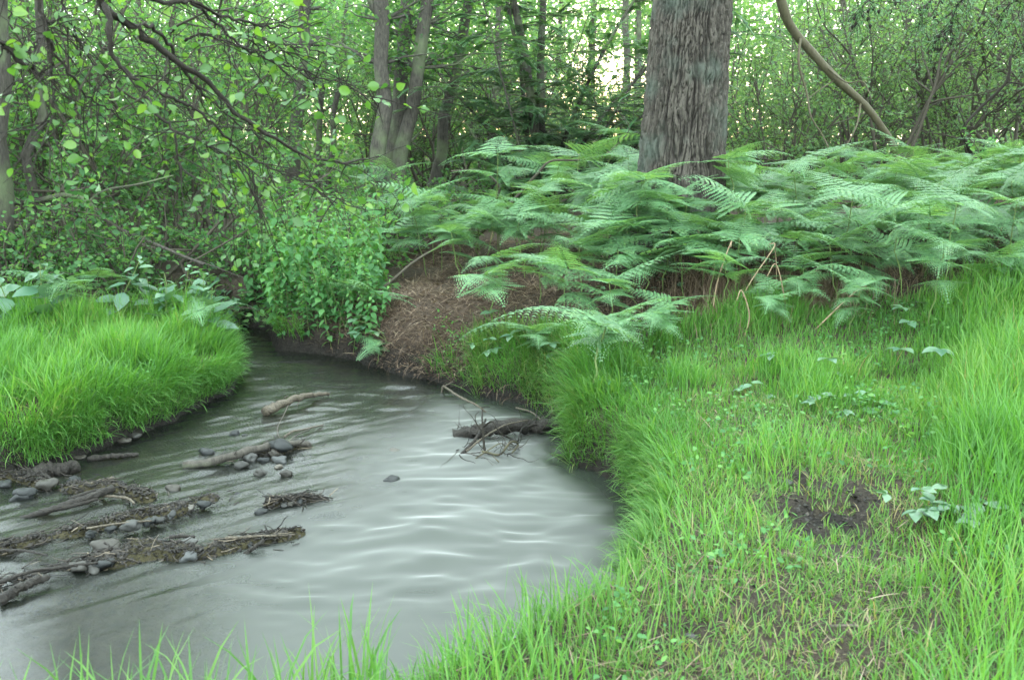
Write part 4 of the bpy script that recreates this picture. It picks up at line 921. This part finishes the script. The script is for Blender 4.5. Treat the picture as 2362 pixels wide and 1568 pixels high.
# ------------------------------------------------------------------ woody plants
def grow(wb, lb, p, d, L, r, lev, g, leaf, per, shape, wob=.16, up=.03, kids=(4, 7), flat=.5, lmax=2):
    n = 7 if lev else 5
    P = wander(p, d, L, n, wob, up, g); tube(wb, P, np.linspace(r, r * .45, n + 1), 6 if r > .01 else 4)
    if lev > 0:
        for k in range(int(g.integers(*kids))):
            t = g.uniform(.3, 1); i = min(int(t * n), n - 1); q = P[i] + (P[i + 1] - P[i]) * (t * n - i)
            dd = unit(P[i + 1] - P[i]); dd = unit(dd * g.uniform(.3, .8) + g.normal(0, .6, 3) + np.array([0, 0, up]))
            grow(wb, lb, q, dd, L * g.uniform(.35, .6) , r * (.5 if lev > 1 else .42), lev - 1, g, leaf, per, shape, wob, up, kids, flat)
    if lev <= 1:
        m = int(per * (1 if lev == 0 else .5)); t = g.uniform(.1, 1, m) * n; i = np.minimum(t.astype(int), n - 1)
        C = P[i] + (P[i + 1] - P[i]) * (t - i)[:, None] + g.normal(0, .03, (m, 3)); D = g.normal(0, 1, (m, 3)) * (1, 1, .5) + (P[-1] - P[0]) / max(L, .01) * .7 - np.array([0, 0, .25])
        leaves(lb, C, D, leaf * g.uniform(.6, 1.2, m), shape, flat=flat, g=g)

def shrub(name, seed, h, stems, leaf, per, mat, spread=.45, lev=2, shape='diamond', wood='brush', kids=(5, 8), up=.05):
    g = np.random.default_rng(seed); root = empty(name); wb, lb = MB(), MB()
    for k in range(stems):
        a = k * 6.283 / stems + g.normal(0, .4)
        grow(wb, lb, (g.normal(0, .08), g.normal(0, .08), -.1), (math.cos(a) * spread, math.sin(a) * spread, 1), h * g.uniform(.75, 1.1), .006 + .008 * h, lev, g, leaf, per, shape, .14, up, kids)
    wb.build('stem', M[wood], root); lb.build('foliage', M[mat], root); return root
sap = [shrub('sapling', 400, 2.3, 5, .07, 18, 'shrub', .4), shrub('sapling', 401, 2.8, 4, .066, 19, 'shrub', .35), shrub('sapling', 402, 1.8, 6, .068, 20, 'shrub', .55), shrub('sapling', 403, 3.2, 4, .07, 18, 'shrub', .3)]
bsh = [shrub('bush', 410, 2.6, 6, .05, 22, 'hedge', .6), shrub('bush', 411, 3.2, 5, .05, 24, 'hedge', .5), shrub('bush', 412, 2.0, 7, .05, 22, 'hedge', .7)]
low = [shrub('undershrub', 420, .9, 7, .06, 12, 'shrub', .8, 1, 'ovate', kids=(6, 9)), shrub('undershrub', 421, .7, 8, .055, 13, 'nettle', .9, 1, 'ovate', kids=(6, 9))]
DIST = [(9.6, 'front'), (11.5, 'second'), (14, 'third'), (18, 'fourth'), (99, 'farthest')]
def spread_row(protos, spots_, what, cat, grp, sc0=.85, sc1=1.15):
    byrow = {}
    for (u, yy) in spots_:
        x = (u - 1180.5) * K * yy / CP; byrow.setdefault(next(nm for lim, nm in DIST if yy < lim), []).append((u, x, yy))
    for nm, L in byrow.items():
        L.sort()
        for k, (u, x, yy) in enumerate(L):
            o = place(protos, int(rng.integers(len(protos))), (x, yy, gz(x, yy)), rng.uniform(0, 6.28), rng.uniform(sc0, sc1))
            tag(o, f'{what}, {ORD[k] if k < 15 else ORD[k - 15] + " after fifteen"} from left in the {nm} rank', cat, grp)
# left thicket
spread_row(sap, [(-60, 9.3), (110, 9.9), (250, 9.4), (400, 10.2), (500, 10.9), (40, 11.4), (180, 12), (320, 12.6), (470, 12.8), (590, 13.6), (100, 14.5), (260, 15.5), (420, 15), (560, 16), (680, 19), (720, 20), (860, 20), (980, 19.5), (1060, 21)],
           'leafy sapling behind the left bank', 'sapling', 'saplings of the left thicket')
# right thicket behind the pine and the bracken
spread_row(bsh, [(1760, 12.5), (1880, 13.2), (2010, 12.6), (2140, 13.5), (2280, 12.8), (2400, 12.2), (1820, 15.5), (1950, 16), (2090, 16.5), (2240, 15.6), (2380, 15), (1720, 18.5), (1860, 19.5), (2000, 20), (2150, 20), (2300, 19), (2480, 18), (1420, 15.5), (1330, 17.5), (1500, 19), (1000, 17.5), (1100, 18.5), (1180, 16.5), (1260, 19.5), (920, 19), (1040, 20.5)],
           'grey green bush behind the bracken', 'bush', 'bushes of the right thicket', .9, 1.25)
spread_row(low, [(20, 8.7), (90, 8.5), (170, 8.8), (260, 8.6), (330, 8.9), (420, 8.9), (500, 9.1), (60, 9.2), (220, 9.4), (380, 9.5), (540, 9.9), (620, 9.6), (700, 9.9), (800, 9.7), (880, 9.9), (960, 10.4), (740, 10.5), (860, 11), (980, 11.6), (1080, 12.4), (2330, 10.5), (2420, 9.6), (1180, 13)],
           'low leafy plant under the thicket', 'undergrowth', 'undergrowth plants at the foot of the thicket')

# trees
def tree(name, u, Y_, wpx, u_top, lab, cat_mat='shrub', top=12, crown0=4.5, crown_r=1.6, nl=2600, bark='bark', leaf=.08, wob=.03, ncl=38, crown1=None, behind=False, fork=None, grp='trunks behind the stream'):
    g = np.random.default_rng(int(abs(u) * 7 + Y_ * 13))
    x = (u - 1180.5) * K * Y_ / CP; z0 = gz(x, Y_); root = empty(name, (x, Y_, z0 - .1))
    zt = CAM_Z + (ray(u_top, 0)[2] / ray(u_top, 0)[1]) * Y_; xt = ray(u_top, 0)[0] / ray(u_top, 0)[1] * Y_
    sl = (xt - x) / max(zt - z0, .5); r = wpx * K * Y_ / 2
    zz = np.linspace(0, top, 22); P = np.stack([sl * np.minimum(zz, zt + 2) , g.normal(0, wob, 22), zz], -1); P[:, 0] += g.normal(0, wob, 22) * smooth(0, .5, zz)
    wb = MB(); tube(wb, P, r * (1 + .5 * np.exp(-zz / .25)) * (1 - .72 * zz / top), 14, rough=.12, s=int(u) % 89); wb.build('trunk', M[bark], root)
    bb, lb = MB(), MB()
    for k in range(ncl):
        t = g.random(); z_ = crown0 + ((crown1 or top) - crown0) * t; i = min(int(z_ / top * 21), 20); q = P[i]; a = g.uniform(0, 6.28)
        L = crown_r * g.uniform(.4, 1.1) * (1 - .5 * t); B = wander(q, (math.cos(a), abs(math.sin(a)) + .3 if behind else math.sin(a), .35), L, 5, .16, .02, g); tube(bb, B, np.linspace(.022, .006, 6) * (r / .12), 5)
        m = nl // ncl; ii = g.integers(2, 6, m); C = B[ii] + g.normal(0, .2, (m, 3)) * (1, 1, .7)
        leaves(lb, C, g.normal(0, 1, (m, 3)) * (1, 1, .5) - (0, 0, .2), leaf * g.uniform(.6, 1.2, m), 'diamond', flat=.45, g=g)
    if fork:
        for (du, dv, rr) in fork:
            q = P[int(len(P) * 3.2 / top)]; B = wander(q, (du, .1, dv), 1.5, 6, .1, .05, g); tube(bb, B, np.linspace(r * rr, r * rr * .5, 7), 8)
    bb.build('branch', M[bark], root); lb.build('crown', M[cat_mat], root)
    return tag(root, lab, 'tree', grp)
tree('tree', 872, 12.5, 38, 872, 'dark thick trunk with a knob and fork left of the leaning trunks', fork=[(-.5, .9, .6)], crown0=2.4, crown1=4.0, nl=1500, behind=True, wob=.05)
tree('tree', 905, 14, 36, 938, 'pale smooth trunk right next to the dark forked one', crown0=2.4, crown1=4.0, nl=1500, behind=True, wob=.02)
tree('tree', 905, 12.9, 34, 988, 'leaning rough trunk right of the pale one', crown0=2.4, crown1=4.0, nl=1500, behind=True)
tree('tree', 990, 14.5, 27, 1076, 'thin dark trunk leaning right halfway to the yew', crown0=2.4, crown1=4.0, nl=1500, behind=True)
tree('tree', 1140, 17, 20, 1146, 'slim dark upright trunk left of the yew', crown0=2.4, crown1=4.0, nl=1500, behind=True)
tree('tree', 690, 15.5, 30, 702, 'upright scaly trunk behind the top branches', crown0=2.4, crown1=4.0, nl=1500, behind=True)
tree('tree', 770, 18, 14, 795, 'thin bare pole of a tree right of the scaly trunk', crown0=2.4, crown1=4.0, nl=1500, behind=True)
tree('tree', 742, 19, 14, 758, 'thin straight pole between the scaly trunk and the bare pole', crown0=2.4, crown1=4.0, nl=1500, behind=True)
tree('tree', 120, 13, 30, 118, 'grey trunk dimly seen through the left thicket', crown0=2.6, nl=1400)
tree('tree', 235, 16, 26, 240, 'narrow trunk behind the left overhanging twigs', crown0=2.6, nl=1400)
tree('tree', 520, 15, 16, 525, 'thin trunk in the middle of the left thicket', crown0=2.8, nl=1800)
tree('tree', 330, 18, 22, 325, 'far trunk between the narrow trunk and the thicket middle', crown0=2.5, nl=1400)
tree('tree', 20, 17, 30, 50, 'far trunk at the upper left corner', crown0=2.8, nl=1400)
tree('tree', 1430, 20, 18, 1440, 'far slender trunk against the sun gap', crown0=6.2)
tree('tree', 1465, 22, 14, 1470, 'second far slender trunk against the sun gap', crown0=6.5)
tree('tree', 2100, 21, 22, 2085, 'pale far trunk right of the leaning pole', 'hedge', crown0=3.2)
tree('tree', 2210, 18, 24, 2195, 'upright trunk in the right thicket', 'hedge', crown0=3, nl=3400)
tree('tree', 2340, 16, 24, 2345, 'trunk at the right edge among bushes', 'hedge', crown0=2.8, nl=3400)
tree('tree', 1950, 24, 18, 1945, 'faint trunk behind the leaning pole', 'hedge', crown0=3.4)
tree('tree', -20, 8.6, 110, -30, 'rough dark trunk cut by the left edge', crown0=3.2, top=11, crown_r=2.2, nl=2600, ncl=50)
tree('tree', 60, 9.1, 26, 88, 'slim mossy stem beside the dark left edge trunk', crown0=3, top=8)

# the yew: stems fanning from one foot, sprays of dark needles
def yew():
    g = np.random.default_rng(77); Y_ = 13.0; x = (1240 - 1180.5) * K * Y_ / CP; z0 = gz(x, Y_); root = empty('yew_tree', (x, Y_, z0))
    tag(root, 'dark many stemmed yew fanning out in front of the sun gap', 'tree')
    st, lb = MB(), MB()
    for k, (dx, dy, L, r) in enumerate([(-.02, 0, 6.5, .075), (.1, .1, 6.5, .07), (-.12, .2, 5.5, .04), (.5, -.1, 4.2, .035), (.85, .1, 3.6, .03), (1.2, -.2, 3.0, .028), (.3, .3, 5, .035), (-.5, .1, 3.2, .025), (1.6, .2, 2.6, .022), (-.9, -.2, 2.2, .02), (.7, -.5, 3.2, .025), (2.4, 0, 2.2, .02), (-.3, -.4, 3.2, .02)]):
        P = wander((dx * .15, dy * .15, 0), (dx, dy, 1), L, 14, .05, .0, g); mt = MB(); tube(mt, P, np.linspace(r, r * .35, 15), 8); mt.build('stem', M['bark'], root)
        for j in range(int(L * 8)):
            t = g.uniform(.12, 1); i = min(int(t * 14), 13); q = P[i] + (P[i + 1] - P[i]) * (t * 14 - i)
            if q[2] + z0 > 4.9: continue
            a = g.uniform(0, 6.28); B = wander(q, (math.cos(a) + .25, math.sin(a), .12), g.uniform(.4, 1.0), 6, .1, -.03, g); tube(st, B, np.linspace(.008, .002, 7), 4)
            for e_ in range(9):
                i2 = int(g.integers(1, 6)); a2 = g.uniform(0, 6.28); C = B[i2] + (B[i2 + 1] - B[i2]) * g.random()
                dd = unit(unit(B[i2 + 1] - B[i2]) + g.normal(0, .7, 3) * (1, 1, .25)); m = 20; tq = np.linspace(0, .22, m)
                pos = C + dd * tq[:, None] - np.array([0, 0, .9]) * (tq ** 2)[:, None]
                sd_ = np.where(np.arange(m) % 2, 1, -1)[:, None] * np.cross(dd, (0, 0, 1)); leaves(lb, pos, sd_ * .8 + dd * .55, .085, 'spray', flat=.9, g=g)
    st.build('branch', M['brush'], root); lb.build('crown', M['conifer'], root)
LEAF['spray'] = (np.array([[0, -.06, 0], [0, .06, 0], [.55, .13, -.03], [1, 0, -.12], [.55, -.13, -.03]]), [[0, 1, 2, 4]], [[4, 2, 3]])
LEAF['needle2'] = (np.array([[0, -.11, 0], [0, .11, 0], [.6, .1, -.03], [1, 0, -.09], [.6, -.1, -.03]]), [[0, 1, 2, 4]], [[4, 2, 3]])
yew()

# leaning pole on the right, bent bare branches
def path_thing(name, paths, mat, lab, cat, part='wood'):
    W = [np.array([at(u, v, yy) for u, v, yy in p]) for p, _, _ in paths]; base = W[0][-1]; o = empty(name, base)
    for P, (_, r0, r1) in zip(W, paths):
        mb = MB(); tube(mb, spline(P, 24) - base, np.linspace(r0, r1, 24), 8, rough=.12); mb.build(part, mat, o); part = 'branch'
    return tag(o, lab, cat)
path_thing('leaning_pole', [([(1760, -160, 9.2), (1800, 0, 9.3), (1825, 65, 9.4), (1870, 120, 9.5), (1925, 180, 9.5), (1985, 235, 9.6), (2030, 290, 9.7), (2060, 340, 9.8), (2085, 440, 9.9)], .05, .034),
    ([(1845, 90, 9.4), (1842, 150, 9.3), (1860, 215, 9.3), (1870, 270, 9.2), (1895, 310, 9.2), (1910, 340, 9.1)], .014, .006), ([(1985, 235, 9.6), (1975, 290, 9.4), (1950, 340, 9.3)], .012, .005), ([(1900, 150, 9.5), (1950, 190, 9.3), (1990, 190, 9.2), (2010, 230, 9.1)], .01, .004), ([(1925, 185, 9.5), (1880, 215, 9.4), (1850, 240, 9.3)], .008, .003)], M['green_bark'], 'long bare pole with olive bark leaning over the right bracken', 'pole')
path_thing('bent_branch', [([(2330, 130, 10.5), (2320, 190, 10.5), (2260, 250, 10.6), (2220, 300, 10.6), (2235, 345, 10.7), (2260, 400, 10.8)], .016, .02), ([(2320, 190, 10.5), (2361, 195, 10.4), (2420, 200, 10.4)], .01, .006), ([(2230, 300, 10.6), (2205, 240, 10.5)], .008, .004), ([(2235, 345, 10.7), (2300, 350, 10.6), (2345, 340, 10.6)], .01, .006)], M['twig'], 'crooked dark branch in the bushes at the right', 'branch')
path_thing('bare_branch', [([(1395, 360, 10), (1330, 370, 10), (1270, 372, 10.1), (1240, 400, 10.1), (1200, 445, 10.2), (1140, 510, 10.3), (1080, 560, 10.3)], .008, .024), ([(1040, 395, 10), (1110, 395, 10), (1150, 430, 10.1), (1145, 460, 10.2)], .008, .014), ([(1395, 360, 10), (1450, 300, 10), (1420, 250, 10)], .006, .003), ([(1075, 395, 10), (1065, 340, 10)], .006, .003), ([(1230, 480, 10.2), (1290, 455, 10.2), (1330, 450, 10.1)], .008, .004)], M['brush'], 'bare forked branch slanting up out of the bracken left of the yew', 'branch')
path_thing('fallen_branch', [([(470, 610, 8.6), (420, 590, 8.7), (350, 560, 8.8), (260, 520, 8.9), (200, 465, 9), (150, 450, 9), (80, 465, 9), (30, 470, 9)], .014, .03), ([(200, 470, 9), (240, 440, 9), (320, 425, 9), (400, 405, 9)], .014, .006), ([(420, 590, 8.7), (480, 610, 8.7), (560, 640, 8.7)], .008, .004)], M['bark'], 'long bare limb bending down from the left trunk', 'branch')
path_thing('fallen_branch', [([(760, 400, 9.2), (700, 440, 9.1), (620, 500, 9), (520, 560, 9), (430, 610, 8.9)], .006, .010)], M['brush'], 'thin straight stick slanting across the left thicket', 'branch')
path_thing('fallen_branch', [([(1030, 560, 8.3), (960, 600, 8.2), (900, 650, 8.1), (850, 690, 8.1)], .010, .016)], M['brush'], 'thin fallen branch down the crest of the earth slope', 'branch')

# pine branch with cones reaching in at the upper right
def cone_branch():
    g = np.random.default_rng(91); Y_ = 7.0
    trunk = np.array([5.6, 7.6]); z0 = gz(*trunk); root = empty('larch_tree', (trunk[0], trunk[1], z0)); o0 = np.array([trunk[0], trunk[1], z0])
    tag(root, 'larch twigs hung with small dark cones at the upper right', 'tree')
    wb, lb, cb = MB(), MB(), MB()
    mt = MB(); tube(mt, np.array([[0, 0, -.1], [0, 0, 2], [.03, 0, 5], [0, 0, 9]]), [.16, .14, .11, .05], 12, rough=.1); mt.build('trunk', M['bark'], root)
    for pts in [[(2650, -150), (2500, -60), (2400, -20), (2330, 10), (2290, 60)], [(2500, -60), (2420, 0), (2400, 60), (2395, 110), (2370, 130)], [(2450, -40), (2300, -50), (2180, -20), (2130, 20), (2120, 60)], [(2400, -20), (2400, 80), (2410, 130)], [(2300, -50), (2210, 10), (2190, 60), (2150, 90)], [(2200, -30), (2080, -30), (2000, 5), (1975, 40)]]:
        P = spline(np.array([at(u, v, Y_ + g.normal(0, .15)) for u, v in pts]), 18); P = P - o0
        tube(wb, P, np.linspace(.014, .003, 18), 5)
        for q in P[4:]:
            for _ in range(3):
                B = wander(q, g.normal(0, .6, 3) + np.array([0, 0, -.8]), g.uniform(.1, .3), 4, .2, -.05, g); tube(wb, B, np.linspace(.003, .001, 5), 4)
                c = B[g.integers(1, 5, 14)] + g.normal(0, .012, (14, 3)); leaves(lb, c, g.normal(0, 1, (14, 3)), .03, 'needle2', g=g)
                if g.random() < .25: cb = MB(); tube(cb, np.array([B[2], B[2] - (0, 0, .012), B[2] - (0, 0, .03)]), [.006, .014, .005], 7); cb.build('cone', M['twig'], root)
    B = wander((0, 0, 2.5), (-.5, -.2, .25), 1.4, 5, .1, 0, g); tube(wb, B, np.linspace(.03, .014, 6), 6)
    wb.build('branch', M['twig'], root); lb.build('needles', M['conifer'], root)
cone_branch()

# ------------------------------------------------------------------ alder reaching in from the upper left, close to the camera
def alder():
    g = np.random.default_rng(55); bx, by = -2.7, 1.5; z0 = gz(bx, by); root = empty('alder_tree', (bx, by, z0)); o0 = np.array([bx, by, z0])
    tag(root, 'alder whose dark twigs and round leaves hang across the upper left', 'tree')
    mt = MB(); tr = np.array([[0, 0, -.1], [.1, .1, 1.2], [.2, .25, 2.4], [.3, .4, 3.6], [.3, .5, 5.5]]); tube(mt, spline(tr, 20), np.linspace(.13, .04, 20), 12, rough=.12); mt.build('trunk', M['bark'], root)
    lb = MB(); tips = []
    paths = [
     ([(150, -330, 2.5), (200, -120, 2.8), (228, -20, 2.9), (250, 35, 2.95), (300, 60, 3.0), (370, 112, 3.05), (440, 160, 3.1), (490, 205, 3.15), (560, 270, 3.2), (640, 325, 3.3), (720, 368, 3.4), (800, 375, 3.5), (870, 360, 3.6)], .016, .003),
     ([(240, 10, 2.9), (256, 70, 2.85), (258, 130, 2.85), (300, 172, 2.85), (335, 218, 2.85), (362, 265, 2.85), (402, 302, 2.85), (408, 365, 2.85), (445, 412, 2.85), (520, 470, 2.9)], .009, .002),
     ([(330, 55, 3.0), (385, 95, 3.1), (425, 165, 3.2), (480, 225, 3.25), (545, 282, 3.3), (640, 345, 3.4)], .007, .002),
     ([(200, -120, 2.8), (300, -20, 3.0), (380, 5, 3.1), (440, 5, 3.2), (520, 40, 3.3), (600, 60, 3.4), (660, 64, 3.5), (745, 50, 3.6)], .010, .002),
     ([(440, 8, 3.2), (500, 55, 3.3), (560, 112, 3.35), (630, 140, 3.4), (720, 170, 3.5), (800, 200, 3.6), (880, 230, 3.7)], .006, .0015),
     ([(365, 212, 3.0), (440, 245, 3.05), (500, 295, 3.1), (560, 352, 3.2), (650, 400, 3.3), (740, 440, 3.4), (830, 480, 3.5)], .006, .0015),
     ([(425, 95, 3.1), (460, 80, 3.1), (520, 95, 3.2), (590, 118, 3.3), (680, 125, 3.4), (780, 150, 3.5)], .005, .0015),
     ([(-300, -60, 2.3), (-100, 50, 2.6), (0, 102, 2.8), (45, 140, 2.85), (85, 165, 2.9), (97, 205, 2.9)], .010, .003),
     ([(60, -200, 2.7), (88, -10, 2.8), (105, 65, 2.8), (122, 110, 2.85), (160, 175, 2.9), (205, 225, 3), (265, 262, 3.1), (340, 310, 3.2)], .007, .002),
     ([(120, -120, 2.9), (145, 0, 3.0), (170, 75, 3.05), (215, 145, 3.1), (255, 180, 3.15), (330, 175, 3.2)], .005, .0015),
     ([(45, 140, 2.85), (120, 60, 3), (150, 20, 3.1)], .004, .0015),
     ([(118, 110, 2.85), (122, 200, 2.85), (118, 330, 2.8)], .004, .0015),
     ([(560, 112, 3.35), (600, 90, 3.4), (690, 110, 3.5), (770, 125, 3.6)], .004, .0012),
     ([(402, 302, 2.85), (470, 330, 2.95), (560, 380, 3.05), (620, 440, 3.1)], .004, .0012),
    ]
    for p, r0, r1 in paths:
        P = spline(np.array([at(u, v, yy) for u, v, yy in p]), 44) - o0; P[1:] += g.normal(0, .004, (43, 3))
        mt = MB(); tube(mt, P, np.linspace(r0, r1, 44), 8, rough=.15); mt.build('limb', M['twig'], root)
        tw = MB()
        for j in range(16):
            i = int(g.integers(8, 43)); d = unit(P[i + 1 if i < 43 else i] - P[i - 1]); B = wander(P[i], d * .7 + g.normal(0, .5, 3) * (1, 1, .6) + (0, 0, -.12), g.uniform(.1, .4), 6, .16, -.03, g); tube(tw, B, np.linspace(.0025, .001, 7), 5); tips.append(B)
        tips.append(P[-14:]); tw.build('twig', M['twig'], root)
    for B in tips:
        m = int(g.integers(0, 5)); i = g.integers(max(2, len(B) - 5), len(B), m); C = B[i]; leaves(lb, C, g.normal(0, 1, (m, 3)) * (1, 1, .4) + (0, 0, -.4), g.uniform(.02, .042, m), 'round', flat=.35, g=g)
    ex = [(915, 205), (820, 150), (810, 290), (955, 420), (660, 230), (730, 270), (690, 460), (925, 480), (855, 130), (760, 330), (600, 430), (640, 425), (560, 430), (500, 355), (300, 345), (235, 100), (40, 40), (180, 30), (140, 50), (860, 480), (740, 470), (885, 240), (560, 215), (470, 265), (480, 170), (600, 85), (690, 20), (50, 130), (640, 165), (10, 230), (720, 200), (780, 205), (700, 520)]
    for u, v in ex:
        yy = g.uniform(2.9, 3.7); q = at(u, v, yy) - o0; B = min((b for b in tips), key=lambda b: np.min(np.linalg.norm(b - q, axis=1))); s_ = B[np.argmin(np.linalg.norm(B - q, axis=1))]
        tw = MB(); Pt = spline(np.array([s_, (s_ + q) / 2 + (0, 0, .02), q]), 8); tube(tw, Pt, np.linspace(.002, .0009, 8), 5); tw.build('twig', M['twig'], root)
        leaves(lb, [q, Pt[5], Pt[3]], g.normal(0, 1, (3, 3)) * (1, .6, .6), g.uniform(.03, .048, 3), 'round', Nrm=g.normal(0, .5, (3, 3)) + (0, -.6, .5), g=g)
    lb.build('foliage', M['alder'], root)
alder()

# ------------------------------------------------------------------ the far wood, one mass
def far_wood():
    g = np.random.default_rng(66); wb, lb = MB(), MB()
    for k in range(55):
        Y_ = g.uniform(26, 46); u = g.uniform(-300, 2700); x = (u - 1180.5) * K * Y_; z0 = gz(x, Y_)
        h = g.uniform(7, 12)
        tube(wb, np.array([[x, Y_, z0 - .2], [x + g.normal(0, .2), Y_, z0 + h * .5], [x + g.normal(0, .4), Y_, z0 + h]]), np.array([.13, .1, .03]) * g.uniform(.5, 1.1), 7)
    n = 320000
    Y_ = g.uniform(22, 48, n); u = g.uniform(-300, 2700, n); x = (u - 1180.5) * K * Y_
    el = g.uniform(-.06, .185, n); z = CAM_Z + Y_ * el
    dens = fbm(x * .35, z * .5, Y_ * .3, s=7, o=3)
    gap = np.exp(-(((u - 1410) / 75) ** 2 + ((el - .07) / .02) ** 2)) * 2.2 + .8 * np.exp(-(((u - 640) / 60) ** 2 + ((el - .15) / .02) ** 2)) + .8 * np.exp(-(((u - 1730) / 60) ** 2 + ((el - .15) / .03) ** 2)) + .5 * np.exp(-(((u - 1280) / 130) ** 2 + ((el - .06) / .02) ** 2))
    k = (z > height(x, Y_, False)) & (dens + .12 * g.normal(0, 1, n) > .31 + .16 * gap)
    x, Y_, z = x[k], Y_[k], z[k]; m = len(x)
    leaves(lb, np.stack([x, Y_, z], -1), g.normal(0, 1, (m, 3)), g.uniform(.1, .22, m), 'diamond', flat=.4, g=g)
    o = wb.build('woods', M['brush']); tag(o, 'far trunks of the wood beyond the thicket', 'woods', kind='stuff')
    o = lb.build('woods', M['hedge']); tag(o, 'far green foliage of the wood beyond the thicket', 'woods', kind='stuff')
far_wood()
# woodland floor cover under the trees
x, y = scatter(60000, -14, 18, 8.4, 30)
sd = sdist(x, y); u, v = proj(np.stack([x, y, height(x, y)], -1)); k = (sd > .1) & (u > -200) & (u < 2600) & (fbm(x * .8, y * .8, s=99) > .42) & ((u < 950) | (y > 11.5)) & (np.hypot(x - PXY[0], y - PXY[1]) > 1); x, y = x[k], y[k]; n = len(x)
mb = MB(); leaves(mb, np.stack([x, y, height(x, y) + rng.random(n) * .4], -1), rng.normal(0, 1, (n, 3)) * (1, 1, .4), rng.uniform(.05, .12, n), 'diamond', flat=.6)
tag(mb.build('undergrowth', M['nettle']), 'leafy ground cover under the trees', 'undergrowth', kind='stuff')


# ------------------------------------------------------------------ evening air
hb = MB(); c8 = np.array([[x_, y_, z_] for z_ in (-1.4, 18) for y_ in (-25, 110) for x_ in (-75, 75)], float)
hb.add(c8, [[0, 2, 3, 1], [4, 5, 7, 6], [0, 1, 5, 4], [2, 6, 7, 3], [0, 4, 6, 2], [1, 3, 7, 5]])
hm, n, l, out = newmat('haze'); pv = n.new('ShaderNodeVolumePrincipled'); pv.inputs['Density'].default_value = .00025; pv.inputs['Color'].default_value = (.9, .93, .93, 1); pv.inputs['Anisotropy'].default_value = .2
l.new(pv.outputs[0], out.inputs['Volume'])
tag(hb.build('haze', hm, smooth_shade=False), 'thin pale evening haze between the trees', 'haze', kind='stuff')
